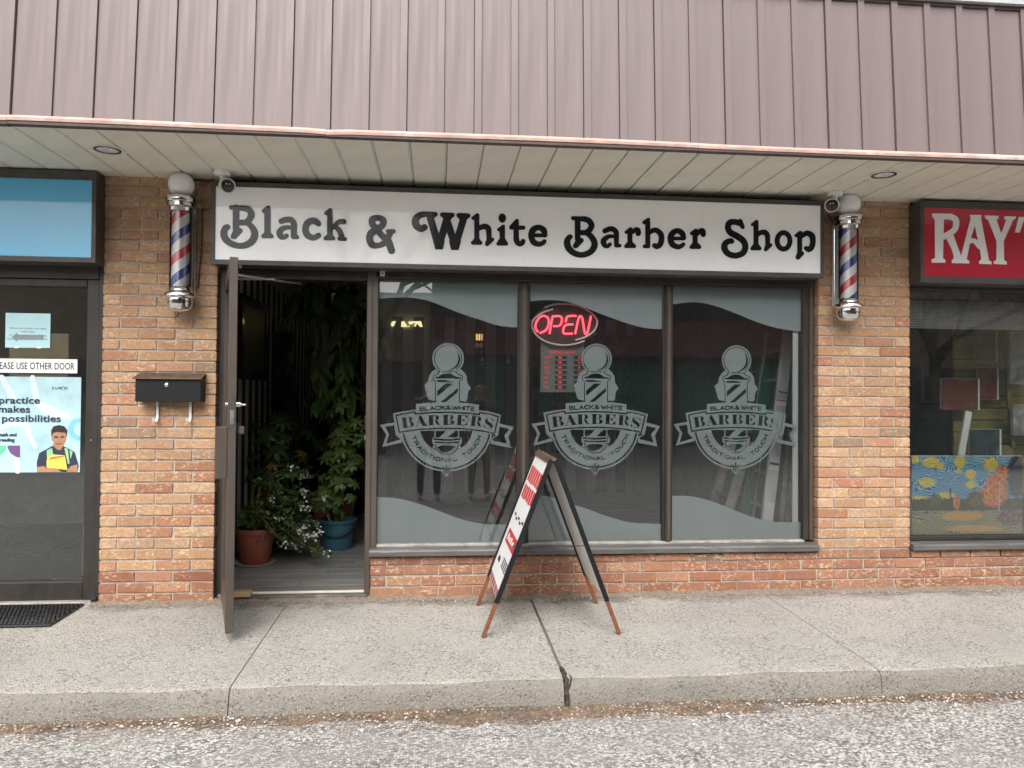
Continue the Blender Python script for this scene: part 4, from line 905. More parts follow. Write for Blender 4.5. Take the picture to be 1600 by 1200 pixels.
# ================================================================ DOORWAY AND OPEN DOOR
df = thing('door_frame', (-0.93, 0.08, 0), 'bronze metal frame around the open shop doorway', 'door frame')
fbar('jamb', df, -1.448, -1.392, 0.0, 2.19); fbar('jamb', df, -0.480, -0.404, 0.0, 2.19, m='bronze_light', y0=FY0-.02)
fbar('jamb_stop', df, -0.446, -0.440, 0.02, 2.13, y0=FY0-.024, y1=FY0-.019, bev=0)
fbar('head', df, -1.392, -0.480, 2.128, 2.188)
MB().box(-1.41, -0.46, -0.005, 0.20, -0.02, 0.034).build('threshold', 'sill', df, bevel=.004)
MB().box(-1.39, -0.47, 0.045, 0.075, 0.034, 0.048).build('threshold_strip', 'cream_strip', df, bevel=.003)
MB().box(-0.487, -0.4795, 0.035, 0.055, 1.13, 1.215).build('strike_plate', 'chrome', df, bevel=.002); MB().box(-0.487, -0.4795, 0.035, 0.055, 1.055, 1.085).build('strike_plate', 'steel', df, bevel=.002)
MB().box(-1.46, -1.449, 0.045, 0.06, 0.0, 2.18).build('caulk', 'mortar', df)
box('rubber_foot', 'sill', df, -1.425, -1.385, 0.01, 0.05, 0.0, 0.045, bevel=.006)
HX, HY, DW, DT = -1.386, 0.036, 0.905, 0.044
dm = Matrix.Translation((HX, HY, 0)) @ Matrix.Rotation(R(-73.3), 4, 'Z')       # local x along the leaf, local -y = street side
dr = thing('shop_door', (HX, HY, 0.03), 'bronze glazed shop door swung open towards the street, seen edge on', 'door')
def dbox(name, m, x0, x1, y0, y1, z0, z1, bev=.003): return MB().box(x0, x1, y0, y1, z0, z1, dm).build(name, m, dr, bevel=bev)
DZ0, DZ1 = 0.045, 2.115
dbox('hinge_stile', 'bronze_light', 0, .06, -DT/2, DT/2, DZ0, DZ1); dbox('lock_stile', 'bronze_light', DW-.06, DW, -DT/2, DT/2, DZ0, DZ1)
dbox('top_rail', 'bronze_light', .061, DW-.061, -DT/2+.001, DT/2-.001, DZ1-.09, DZ1); dbox('bottom_rail', 'bronze_light', .061, DW-.061, -DT/2+.001, DT/2-.001, DZ0, DZ0+.15)
dbox('glass', 'glass', .055, DW-.055, -.004, .004, DZ0+.14, DZ1-.08, 0)
dbox('glazing_bead', 'steel', DW-.066, DW-.0605, -DT/2+.004, -.006, DZ0+.155, DZ1-.095, 0)
zt, zb = 1.178, 0.892
dbox('pull_handle', 'bronze_light', DW-.075, DW-.001, -DT/2-.062, -DT/2-.0005, zb, zt, .004); dbox('push_bar', 'bronze_light', DW-.5, DW-.03, DT/2+.012, DT/2+.045, 1.135, 1.178, .004)
MB().tube([dm @ Vector((DW-.032, DT/2, 1.30)), dm @ Vector((DW-.032, DT/2+.022, 1.30))], .016, 14).build('lock_cylinder', 'chrome', dr, smooth=True)
MB().tube([dm @ Vector((DW-.032, DT/2+.022, 1.30)), dm @ Vector((DW-.032, DT/2+.05, 1.298))], .007, 10).build('thumb_turn', 'chrome', dr, smooth=True)
MB().tube([dm @ Vector((DW-.032, -DT/2, 1.30)), dm @ Vector((DW-.032, -DT/2-.014, 1.30))], .014, 14).build('lock_cylinder', 'steel', dr, smooth=True)
dbox('latch_plate', 'steel', DW-.0005, DW+.0025, -.011, .011, 1.19, 1.27, .001)
dbox('catch', 'bronze', DW-.03, DW-.01, DT/2, DT/2+.02, 2.055, 2.075, .002)
MB().tube([(-1.37, 0.0, 2.11), (-1.05, -0.12, 2.10)], .007, 8).build('closer_arm', 'steel', dr)
MB().tube([dm @ Vector((.33, DT/2+.01, 2.10)), Vector((-0.93, 0.10, 2.105))], .008, 8).build('closer_arm', 'steel', dr)
wd = MB().box(-1.33, -1.205, -0.03, 0.035, 0.0345, 0.072).build('door_wedge', 'wood', None, bevel=.004); tag(wd, 'small pale wood block on the threshold beside the open door', 'wood block')
sn = thing('door_sensor', (-0.37, 0.03, 2.1), 'small white sensor box on the frame above the first pane', 'sensor')
MB().box(-0.393, -0.362, 0.022, 0.054, 2.158, 2.192).build('body', 'white_plastic', sn, bevel=.003)
MB().box(-0.384, -0.371, 0.0195, 0.023, 2.166, 2.184).build('face', 'steel', sn, bevel=.001)

# ================================================================ LEFT NEIGHBOUR
ln = thing('neighbour_door', (-3.2, GY, 0), 'dark bronze glazed door of the shop under the blue sign', 'door')
NX = -2.164
fbar('jamb', ln, -2.204, NX, 0.0, 2.19, y0=0.045); fbar('stile', ln, -2.286, -2.207, 0.01, 2.10, m='bronze', y0=FY0+.01)
fbar('head', ln, -5.0, -2.205, 2.10, 2.19, y0=0.045); fbar('top_rail', ln, -3.1, -2.287, 2.05, 2.098, y0=FY0+.012)
fbar('bottom_rail', ln, -3.1, -2.287, 0.012, 0.130, y0=FY0+.012); fbar('stile', ln, -3.19, -3.101, 0.01, 2.10, y0=FY0+.01); fbar('jamb', ln, -3.27, -3.192, 0.0, 2.10, y0=0.045)
MB().box(-3.11, -2.28, GY-.003, GY+.003, 0.12, 2.06).build('pane', 'glass_tinted', ln)
MB().box(-3.2, -2.2, 0.02, 0.16, -0.02, 0.012).build('threshold', 'sill_pale', ln, bevel=.003)
fbar('sidelight_rail', ln, -5.0, -3.271, 0.012, 0.13); MB().box(-5.0, -3.265, GY-.003, GY+.003, 0.12, 2.11).build('pane', 'glass_tinted', ln)
box('rubber_foot', 'black_plastic', ln, -2.215, -2.172, 0.005, 0.045, 0.0, 0.04, bevel=.01)
MB().tube([(-2.247, FY0+.012, 1.05), (-2.247, FY0+.004, 1.05)], .006, 8).build('screw', 'steel', ln)
tag(box('interior_partition', 'wall_grey', None, -2.35, -2.295, 0.20, 0.26, 0.14, 0.50), 'pale narrow board standing inside the neighbour door', 'board')
PY = GY-.005
def quad(px0, py0, px1, py1, Y): 
    a = at(px0, py0, Y); b = at(px1, py1, Y); return a[0], b[0], b[1], a[1]
cb = MB().box(-2.78, X(104, PY), GY+.006, GY+.010, Z(595, PY, 80), Z(521, PY, 80)).build('cardboard_sheet', 'cardboard'); tag(cb, 'brown cardboard sheet taped inside the neighbour glass', 'cardboard')
x0, x1, za, zb_ = quad(8, 543, 79, 490, PY)
nb = thing('paper_notice', (x0, PY, za), 'light blue paper notice with a grey arrow pointing left', 'notice')
MB().box(x0, x1, PY, PY+.0015, za, zb_).build('sheet', 'paper_blue', nb)
cxm = (x0+x1)/2; hh = zb_-za
for i, s_ in enumerate(('PLEASE USE THE KUMON DOOR', 'TO THE CLASSROOM ON THE', 'WEST SIDE', '(Follow the sidewalk, turn right)')): text('lettering', s_, cxm, zb_-hh*(0.225+.105*i), .0115, PY-.0003, 'ink_grey', nb, align='CENTER', wide=1.05)
ar = Shape((0, 460), 4.706).P([(88, 315), (128, 280), (128, 297), (322, 297), (322, 333), (128, 333), (128, 350)])
plate('arrow', ar, PY-.0003, 'ink_grey', nb, .0006)
for xx in (.25, .75): MB().box(x0+(x1-x0)*xx-.012, x0+(x1-x0)*xx+.012, PY-.0012, PY-.0004, zb_-.004, zb_+.010).build('tape', 'paper_white', nb)
za, zb_ = Z(583, PY, 80), Z(561, PY, 80); x0, x1 = X(-60, PY), X(120, PY)
nw = thing('white_notice', (x0, PY, za), 'white strip notice reading PLEASE USE OTHER DOOR', 'notice')
MB().box(x0, x1, PY-.004, PY-.0025, za, zb_).build('sheet', 'paper_white', nw)
xt1 = X(115.5, PY); text('lettering', 'PLEASE USE OTHER DOOR', xt1, za+.024, .044, PY-.0043, 'ink', nw, align='RIGHT', wide=0.645, bold=.0006, spacing=1.06)
za, zb_ = Z(738, PY, 80), Z(589, PY, 80); x0, x1 = X(-95, PY), X(126, PY)
po = thing('poster', (x0, PY, za), 'pale blue poster with a boy holding books and bold navy words', 'poster')
MB().box(x0, x1, PY, PY+.0015, za, zb_).build('sheet', 'print_pale', po)
T1 = PY-.0004
def pp(shape, m, lvl=0, name='print'): return plate(name, shape, PY-.0004-.0005*lvl, m, po, .0004, 0.2)
zp = lambda: Shape((0, 580), 7.269)
pp(zp().C([(20, 70, 30), (80, 180, 38), (150, 300, 30)]), 'print_white'); pp(zp().C([(370, 75, 32), (400, 240, 36), (450, 380, 40), (620, 470, 55), (780, 520, 25)]), 'print_white'); pp(zp().C([(20, 640, 30), (120, 600, 28), (280, 600, 30), (340, 740, 30), (400, 860, 30)]), 'print_white'); pp(zp().C([(180, 900, 30), (200, 1130, 34)]), 'print_white')
pp(zp().ring(905, 660, 72, 130).P([(910, 500), (1060, 500), (1060, 820), (910, 820)], True), 'print_cyan', 1)
pp(zp().P([(85, 845), (228, 845), (228, 982), (180, 975), (120, 930), (92, 880)]), 'print_purple', 1); pp(zp().P([(-120, 845), (73, 845), (60, 900), (0, 960), (-60, 975), (-120, 975)]), 'print_green', 1)
for rr in (90, 120, 150, 180): pp(zp().ring(520, 910, rr*1.0, rr+3, False, 140, 300), 'print_cyan', 0)
pp(zp().P([(420, 1145), (418, 1030), (445, 930), (530, 885), (590, 850), (720, 850), (800, 890), (850, 920), (895, 1075), (880, 1145)]), 'print_shirt', 2, 'boy_print')
pp(zp().P([(605, 850), (610, 800), (590, 790), (582, 700), (600, 660), (670, 640), (740, 660), (758, 720), (745, 790), (715, 850), (690, 895), (650, 890)]), 'print_skin', 3, 'boy_print'); pp(zp().P([(582, 740), (580, 670), (610, 625), (670, 612), (730, 625), (765, 670), (755, 740), (742, 700), (640, 690), (600, 705), (592, 735)]), 'print_hair', 4, 'boy_print')
for q_ in ([(625, 748, 9), (655, 748, 9)], [(695, 748, 9), (722, 746, 9)], [(640, 822, 4), (672, 830, 5), (705, 818, 4)]): pp(zp().S(q_), 'print_hair', 4, 'boy_print')
for q_ in ([(530, 900), (590, 870), (605, 945), (535, 1010)], [(730, 870), (770, 880), (790, 1050), (770, 1050)], [(790, 890), (825, 920), (800, 1000)]): pp(zp().P(q_), 'print_strap', 3, 'boy_print')
pp(zp().P([(530, 1010), (590, 945), (735, 955), (765, 1120), (530, 1095)]), 'print_yellow', 4, 'boy_print'); pp(zp().P([(545, 1010), (580, 975), (735, 958), (735, 970), (600, 1000)]), 'print_orange', 5, 'boy_print')
for q_ in ([(422, 1090), (500, 1075), (520, 1100), (640, 1100), (700, 1145), (420, 1145)], [(810, 1075), (880, 1060), (882, 1145), (760, 1145), (760, 1125)]): pp(zp().P(q_), 'print_skin', 5, 'boy_print')
for s_, pxr, pyb, hp in (('practice', 457, 368, 55), ('makes', 346, 470, 55), ('possibilities', 695, 575, 55)):
    q = at(pxr/7.269, 580+pyb/7.269, PY); text('lettering', s_, q[0], q[1], hp*1.45/7.269/247, PY-.003, 'ink_navy', po, bold=.0012, align='RIGHT', wide=1.22, spacing=1.02)
for s_, pxr, pyb in (('math and', 192, 738), ('reading', 166, 797)):
    q = at(pxr/7.269, 580+pyb/7.269, PY); text('lettering', s_, q[0], q[1], 38/7.269/247, PY-.003, 'ink_navy', po, bold=.0010, align='RIGHT')
q = at(593/7.269, 580+206/7.269, PY); text('lettering', 'KUM', q[0], q[1], .0165, PY-.003, 'ink', po, spacing=1.3); q2 = at(770/7.269, 580+206/7.269, PY); text('lettering', 'N', q2[0], q2[1], .0165, PY-.003, 'ink', po, align='RIGHT'); pp(zp().ring(717, 194, 17, 20), 'ink', 5)
dmx = X(112, 0, 945)
mt = thing('door_mat', (-2.7, -0.25, 0), 'black ribbed rubber mat in front of the neighbour door', 'door mat')
MB().box(-3.35, -2.235, -0.47, -0.015, 0.0, 0.010).build('base', 'black_plastic', mt, bevel=.004)
rb = MB()
for i in range(15):
    yy = -0.455+i*0.0295
    for j in range(46):
        xx = -3.33+j*0.0237+(0.012 if i % 2 else 0); rb.box(xx, xx+.015, yy, yy+.021, .0095, .0145)
o = rb.build('studs', 'black_plastic', mt); tag(o, kind='stuff')

# ================================================================ MAILBOX
mx0, mx1, mz0, mz1 = -1.915, -1.510, 1.305, 1.452
mb_ = thing('mailbox', (-1.71, 0, 1.3), 'black wall mailbox with rusty lid on the brick pier', 'mailbox')
MB().box(mx0, mx1, -0.100, -0.004, mz0, mz1+.01).build('body', 'black_metal', mb_, bevel=.003)
v = [(mx0-.014, -0.118, mz1-.004), (mx1+.006, -0.118, mz1-.004), (mx1+.006, -0.118, mz1+.004), (mx0-.014, -0.118, mz1+.004), (mx0-.002, -0.004, mz1+.030), (mx1+.004, -0.004, mz1+.030), (mx1+.004, -0.004, mz1+.040), (mx0-.002, -0.004, mz1+.040)]
MB().add(v, [(0, 1, 2, 3), (4, 7, 6, 5), (0, 4, 5, 1), (3, 2, 6, 7), (0, 3, 7, 4), (1, 5, 6, 2)]).build('lid', 'rusty_lid', mb_, bevel=.002)
MB().lathe([(0.012, 0), (0.012, .004), (.007, .006)], (0, 0, 0), 16, Matrix.Translation((-1.722, -0.100, 1.412)) @ Matrix.Rotation(R(90), 4, 'X')).build('lock', 'chrome', mb_, smooth=True)
for hx in (-1.806, -1.600):
    MB().add([(hx-.008, -0.018, mz0+.01), (hx+.008, -0.018, mz0+.01), (hx-.008, -0.018, mz0-.105), (hx+.008, -0.018, mz0-.105), (hx-.008, -.040, mz0-.130), (hx+.008, -.040, mz0-.130), (hx-.008, -.075, mz0-.125), (hx+.008, -.075, mz0-.125), (hx-.008, -.082, mz0-.105), (hx+.008, -.082, mz0-.105)], [(0, 1, 3, 2), (2, 3, 5, 4), (4, 5, 7, 6), (6, 7, 9, 8)]).build('newspaper_hook', 'aluminium', mb_)
    sm_ = bpy.data.objects[mb_.children[-1].name].modifiers.new('t', 'SOLIDIFY'); sm_.thickness = .004

# ================================================================ BARBER POLES
def mk_pole_mat():
    m, n, p, out = newmat('pole_stripes')
    tc = n.nodes.new('ShaderNodeTexCoord'); sp = n.nodes.new('ShaderNodeSeparateXYZ'); n.links.new(tc.outputs['Object'], sp.inputs[0])
    an = math_(n, 'DIVIDE', math_(n, 'ARCTAN2', sp.outputs[0], math_(n, 'MULTIPLY', sp.outputs[1], -1.0)), 2*math.pi)
    oi = n.nodes.new('ShaderNodeObjectInfo')
    ph = math_(n, 'FRACT', math_(n, 'ADD', math_(n, 'SUBTRACT', math_(n, 'DIVIDE', sp.outputs[2], 0.262), an), math_(n, 'ADD', oi.outputs['Alpha'], 20.0)))
    r_ = math_(n, 'LESS_THAN', ph, 0.235); b2 = math_(n, 'MULTIPLY', math_(n, 'GREATER_THAN', ph, 0.5), math_(n, 'LESS_THAN', ph, 0.735))
    c = mixc(n, r_, (0.80, 0.78, 0.76), (0.62, 0.03, 0.04)); c = mixc(n, b2, c, (0.025, 0.055, 0.30))
    n.links.new(c, p.inputs['Base Color']); p.inputs['Roughness'].default_value = 0.3; p.inputs['Coat Weight'].default_value = 1.0; p.inputs['Coat Roughness'].default_value = .05
mk_pole_mat()
def barber_pole(cx, ztop, label, phase, side):
    cy = -0.125; zb0 = ztop-0.79        # ztop = centre of the globe
    t = thing('barber_pole', (cx, 0, ztop-.8), label, 'barber pole', 'barber poles on the brick piers')
    c = (cx, cy, 0)
    z = ztop
    MB().lathe([(max(.001, .080*math.cos(R(a))), z+.080*math.sin(R(a))) for a in range(-72, 91, 6)], c, 36).build('globe', 'milk_glass', t, smooth=True)
    MB().lathe([(.040, z-.062), (.062, z-.070), (.070, z-.078), (.094, z-.084), (.098, z-.098), (.094, z-.116), (.082, z-.122), (.088, z-.126), (.088, z-.144), (.074, z-.152), (.070, z-.172), (.062, z-.178)], c, 40).build('top_cap', 'chrome', t, smooth=True)
    sc_ = link('striped_cylinder', MB().lathe([(.055, 0), (.055, .49)], (0, 0, 0), 48, caps=False).mesh('striped_cylinder', smooth=True), 'pole_stripes', t); sc_.location = (cx, cy, z-.664); sc_.color = (1, 1, 1, phase)
    MB().lathe([(.066, z-.664), (.066, z-.172)], c, 40, caps=False).build('glass_tube', 'bulb_glass', t, smooth=True)
    MB().lathe([(.062, z-.655), (.070, z-.662), (.074, z-.680), (.090, z-.690), (.098, z-.700), (.098, z-.716), (.088, z-.724), (.076, z-.728), (.078, z-.765), (.070, z-.790), (.050, z-.806), (.020, z-.812), (.001, z-.813)], c, 40).build('bottom_cap', 'chrome', t, smooth=True)
    MB().box(cx-.062, cx+.062, -0.028, -0.022, z-.70, z-.12).build('back_plate', 'aluminium', t, bevel=.001)
    for s in (-1, 1): MB().tube([(cx+s*.062, -0.05, z-.70), (cx+s*.062, -0.05, z-.13)], .005, 8).build('rod', 'chrome', t, smooth=True)
    for zz in (z-.135, z-.70): MB().box(cx-.03, cx+.03, -0.06, -0.002, zz-.012, zz+.012).build('bracket', 'steel', t, bevel=.002)
    return t
plx, plz = at(283.5, 289, -.125); prx, prz = at(1325.5, 320, -.125)
barber_pole(plx, plz, 'red white blue barber pole on the left pier above the mailbox', .35, -1); barber_pole(prx, prz, 'red white blue barber pole on the right pier beside the red sign', .62, 1)
def cable(name, pts, label, r=.004): return tag(MB().tube([Vector(p) for p in smooth_path(pts, 6)], r, 6).build(name, 'cable'), label, 'cable')
a = lambda px, py, Y: (at(px, py, Y)[0], Y, at(px, py, Y)[1])
cable('cable', [a(322, 330, -.012), a(316, 327, -.02), a(316, 340, -.012), a(315, 385, -.010), a(312, 420, -.010), a(310, 450, -.012)], 'thin dark cable hanging beside the left barber pole')
cable('cable', [a(303, 281, -.012), a(326, 283, -.012), a(334, 280, -.02)], 'short dark wire between the left pole globe and the sign', .005)
cable('cable', [a(1293, 335, -.02), a(1300, 345, -.012), a(1306, 352, -.012), a(1308, 400, -.010), a(1306, 440, -.010), a(1303, 452, -.012)], 'thin dark wire behind the right barber pole')
cable('cable', [a(275, 478, -.008), a(277, 490, -.008), a(274, 498, -.008)], 'wire end poking from the brick under the left pole', .003)

# ================================================================ SECURITY CAMERAS
def seccam(px, py, s, label):
    Y0 = -0.205; x, z = at(px, py, Y0)
    t = thing('security_camera', (x, Y0, SZ), label, 'security camera', 'white soffit cameras')
    MB().lathe([(.050, SZ-.001), (.050, SZ-.022), (.046, SZ-.030), (.020, SZ-.034)], (x, Y0, 0), 28).build('mount', 'white_plastic', t, smooth=True)
    hx, hy, hz_ = x+s*.030, Y0-.028, SZ-.095
    MB().tube([(x, Y0, SZ-.03), (x+s*.004, Y0, SZ-.06), (hx-s*.02, hy+.05, hz_+.012)], [.018, .016, .018], 14).build('arm', 'white_plastic', t, smooth=True)
    d = Vector((s*.42, -0.86, -0.22)).normalized(); c0 = Vector((hx, hy+.02, hz_)); q = d.to_track_quat('Z', 'Y').to_matrix().to_4x4()
    mtx = Matrix.Translation(c0) @ q
    MB().lathe([(.012, -.075), (.034, -.066), (.043, -.045), (.046, .0), (.047, .038), (.043, .042), (.040, .038)], (0, 0, 0), 28, mtx).build('housing', 'white_plastic', t, smooth=True)
    MB().lathe([(.0405, .0385), (.0385, .0395), (.012, .0405), (.001, .0407)], (0, 0, 0), 28, mtx, caps=False).build('lens_window', 'black_plastic', t, smooth=True)
    for k in (-1, 1): MB().lathe([(.0055, .0400), (.0055, .0425), (.001, .0428)], (k*.010, 0, 0), 10, mtx @ Matrix.Translation((k*.0085, .012, 0)) if False else Matrix.Translation(c0+q.to_3x3() @ Vector((k*.009, .012, 0))-Vector((k*.010, 0, 0))) @ q).build('infrared_lamp', 'steel', t, smooth=True)
seccam(347, 275, 1, 'white bullet camera at the left end of the barber sign'); seccam(1305, 312, -1, 'white bullet camera beside the globe of the right pole')

# ================================================================ SANDWICH BOARD
AX, AZ = 0.662, 0.993; BY0, BY1 = -0.835, -0.175
sb = thing('sandwich_board', (0.65, -0.5, 0), 'A-frame sidewalk sign with red and white face on rusty legs', 'sandwich board')
def leaf_frame(s, xfoot):
    """one leaf: local u down the slope, v along y"""
    top = Vector((AX+s*.012, 0, AZ)); foot = Vector((xfoot, 0, -0.008)); d = (foot-top); L = d.length; d.normalize()
    nrm = Vector((d.z*s, 0, -d.x*s)); nrm = nrm if nrm.z*1 > 0 else -nrm
    def pt(u, v, h): return top+d*u+Vector((0, v, 0))+nrm*h
    def bx(name, m, u0, u1, v0, v1, h0, h1, bev=.0):
        mb = MB(); vs = [pt(u, v_, h) for u in (u0, u1) for v_ in (v0, v1) for h in (h0, h1)]
        return mb.add(vs, [(0, 1, 3, 2), (4, 6, 7, 5), (0, 4, 5, 1), (2, 3, 7, 6), (0, 2, 6, 4), (1, 5, 7, 3)]).build(name, m, sb, bevel=bev)
    pe = L*0.80
    for v0 in (BY0, BY1-.026):
        bx('rail', 'black_metal', 0, pe+.01, v0, v0+.026, -.013, .013, .002); bx('leg', 'rust', pe+.011, L, v0+.002, v0+.024, -.011, .011, .002)
    bx('crossbar', 'rusty_lid', -.004, .024, BY0+.027, BY1-.027, -.012, .012, .002)
    pnl = bx('panel', 'paper_white', .026, pe, BY0+.027, BY1-.027, -.003, .003)
    return pt, pe, bx, nrm
pt, pe, bx, nr = leaf_frame(-1, 0.268)
def prt(name, m, u0, u1, f0, f1, lvl=1):
    v0, v1 = BY1-.03, BY0+.03                # f runs from the wall side to the street side
    return bx(name, m, .026+(pe-.026)*u0, .026+(pe-.026)*u1, *sorted((v0+(v1-v0)*f0, v0+(v1-v0)*f1)), .0032, .0032+.0008*lvl)
for i in range(6): prt('red_lettering', 'print_red', .075+.003*i, .195+.004*(i % 3), .06+.15*i, .06+.15*i+.12)
for i in range(6): prt('red_lettering', 'print_red', .225+.004*(i % 2), .325+.004*((i+1) % 3), .08+.145*i, .08+.145*i+.118)
for i in range(5): prt('black_lettering', 'ink', .455+.018*(i % 2), .468+.018*(i % 2)+.006, .12+.16*i, .12+.16*i+.12)
prt('red_arrow', 'print_red', .58, .685, .15, .92); prt('red_arrow', 'print_red', .60, .66, .92, .99)
for i in range(4): prt('arrow_lettering', 'paper_white', .61+.012*(i % 2), .655, .25+.14*i, .25+.14*i+.09, 2)
for i in range(4): prt('black_lettering', 'ink', .765+.02*i, .775+.02*i, .5, .95)
prt('black_lettering', 'ink', .80, .84, .15, .32)
for i in range(12): prt('striped_border', 'print_red' if i % 2 else 'ink', .945, .995, i/12+.005, (i+1)/12-.02)
leaf_frame(1, 1.052)
MB().tube([(AX, BY0-.004, AZ+.004), (AX, BY1+.004, AZ+.004)], .011, 10).build('hinge', 'rusty_lid', sb, smooth=True)
MB().tube([(0.42, BY0+.014, .50), (0.86, BY0+.014, .50)], .0025, 6).build('stay_cord', 'cable', sb)

# ================================================================ BARBER SHOP INTERIOR
FZ = 0.040; RX0, RX1, RY0, RY1, RZ1 = -1.62, 2.72, 0.15, 5.3, 2.42
def struct(o): return tag(o, kind='structure')
fl = thing('floor', (0, 0, FZ), None, None, kind='structure')
struct(box('subfloor', 'dark_room', None, RX0-.05, RX1+.2, 0.076, RY1, -0.25, FZ-.014))
pw, plen = 0.165, 1.22
pk = MB().box(0.001, plen-.001, 0.001, pw-.001, -.012, 0).mesh('plank', bevel=.0015); pk.materials.append(MATS['plank'])
j = 0; y = 0.0765
while y < RY1-.05:
    x = RX0-.02-(j*0.437 % 1)*plen
    while x < RX1:
        o = link('plank', pk, None, fl); o.location = (x, y, FZ); x += plen
    y += pw; j += 1
struct(box('wall_left', 'wallpaper_side', None, RX0-.04, RX0, 0.2, RY1, -0.2, RZ1)); struct(box('wall_back', 'wallpaper_back', None, RX0-.04, RX1+.04, RY1, RY1+.08, -0.2, RZ1)); struct(box('wall_right', 'wall_grey', None, RX1, RX1+.06, 0.31, RY1, -0.2, RZ1)); struct(box('ceiling', 'ceiling', None, RX0-.04, RX1+.06, 0.245, RY1+.08, RZ1, RZ1+.06))
struct(box('window_back_wall', 'wall_grey', None, -0.41, RX1, 0.17, 0.29, 0.04, 0.30))

def frond(n=7, L=0.075, wd_=0.013, droop=.35):
    """palmate leaf: leaflets radiating from the tip of a short stalk, local +z up"""
    mb = MB()
    for k in range(n):
        a = 2*math.pi*k/n+random.uniform(-.15, .15); l = L*random.uniform(.8, 1.15); c, s = math.cos(a), math.sin(a)
        pts = []
        for t, w2 in ((0, .15), (.35, .9), (.7, 1.0), (1.0, .02)):
            r = l*t; z = -droop*l*t*t+.1*l*t; ww = wd_*w2
            pts += [(c*r-s*ww, s*r+c*ww, z+.15*ww), (c*r+s*ww, s*r-c*ww, z+.15*ww)]
        mb.add(pts, [(0, 1, 3, 2), (2, 3, 5, 4), (4, 5, 7, 6)])
    return mb
def bigleaf(L=.22, wd_=.035):
    mb = MB(); pts = []
    for t, w2 in ((0, .08), (.15, .5), (.4, 1), (.65, .9), (.85, .5), (1, .02)):
        z = -.35*L*t*t; ww = wd_*w2
        pts += [(L*t, ww, z+.25*ww), (L*t, 0, z), (L*t, -ww, z+.25*ww)]
    fs = []
    for i in range(5):
        for k in range(2): fs.append((i*3+k, i*3+k+1, i*3+k+4, i*3+k+3))
    return mb.add(pts, fs)
def put(me, parent, name, loc, nrm, spin=0, s=1.0):
    o = link(name, me, None, parent); q = Vector(nrm).normalized().to_track_quat('Z', 'Y') @ Quaternion((0, 0, 1), spin)
    o.rotation_mode = 'QUATERNION'; o.rotation_quaternion = q; o.location = loc; o.scale = (s, s, s); return o
def pot(parent, c, r0, r1, h, m, rim=True, name='pot'):
    p = [(r0*.96, 0), (r0, .004), (r0+(r1-r0)*.9, h*.84), (r1, h*.84), (r1*1.01, h*.86), (r1*1.01, h), (r1*.93, h), (r1*.90, h*.86), (.001, h*.85)]
    o = MB().lathe(p, c, 40).build(name, m, parent, smooth=True)
    MB().lathe([(r1*.90, h*.88), (r1*.5, h*.905), (.001, h*.90)], c, 24, caps=False).build('soil', 'soil', parent, smooth=True); return o
def on_floor(px, py):
    d = _f + (px-800)/FPX*_r - (py-600)/FPX*_u; p = CO+d*((FZ-CAM_Z)/d.z); return p.x, p.y
# --- white flowering plant
pc = (-1.40, 0.96, FZ); 
fp = thing('flowering_plant', pc, 'white flowering plant sprawling from a terracotta pot inside the door', 'potted plant')
MB().lathe([(.11, .0), (.150, .004), (.158, .018), (.150, .018), (.12, .010), (.001, .010)], pc, 36).build('saucer', 'saucer', fp, smooth=True)
pot(fp, (pc[0], pc[1], FZ+.011), .108, .148, .27, 'terracotta')
random.seed(11)
lm = MB().add([(0, -.010, 0), (.02, -.017, .003), (.042, 0, -.003), (.02, .017, .003), (.02, 0, -.004)], [(0, 1, 4), (1, 2, 4), (2, 3, 4), (3, 0, 4)])
fol = MB(); stems = []; tips = []
for i in range(38):
    a = random.uniform(-1.1, 1.2) if i < 30 else random.uniform(1.5, 5.3)
    reach = random.uniform(.10, .60) if i < 30 else random.uniform(.06, .16); up = random.uniform(-.08, .44)*(.5+.5*min(1, reach/.3)) if i % 5 else random.uniform(-.2, .05)
    dx, dy = math.cos(a)*reach, math.sin(a)*reach*.55-.03
    b0 = Vector((pc[0]+random.uniform(-.06, .06), pc[1]+random.uniform(-.06, .06), FZ+.25))
    pth = smooth_path([tuple(b0), (b0.x+dx*.25, b0.y+dy*.3, b0.z+.10+max(0, up)*.7+random.uniform(-.03, .05)), (b0.x+dx*.65, b0.y+dy*.7, b0.z+.07+up*.8+random.uniform(-.04, .04)), (b0.x+dx, b0.y+dy, b0.z+up)], 5)
    MB().tube([Vector(p) for p in pth], [.0055-.003*k/len(pth) for k in range(len(pth))], 6).build('stem', 'stem', fp, smooth=True)
    tips.append(Vector(pth[-1]))
    for p in pth[5:]:
        for _ in range(4):
            q = Quaternion((random.gauss(0, 1), random.gauss(0, 1), random.gauss(0, 1)), random.uniform(0, 3)); s = random.uniform(.6, 1.25); o = Vector(p)+Vector((random.gauss(0, .02), random.gauss(0, .02), random.gauss(0, .02)))
            fol.add([o+q @ (Vector(v)*s) for v in lm.v], lm.f)
o = fol.build('foliage', 'leaf_mid', fp); tag(o, kind='stuff')
fmb = MB()
for k in range(9):
    o_ = Vector((random.gauss(0, .016), random.gauss(0, .016), random.gauss(0, .013))); q = Quaternion((random.random(), random.random(), random.random()), random.uniform(0, 6))
    for kk in range(4):
        qq = q @ Quaternion((0, 0, 1), kk*math.pi/2); fmb.add([o_+qq @ Vector(v) for v in ((0, 0, 0), (.006, -.0045, .003), (.0115, 0, .001), (.006, .0045, .003))], [(0, 1, 2, 3)])
fme = fmb.mesh('flower_cluster'); fme.materials.append(MATS['petal'])
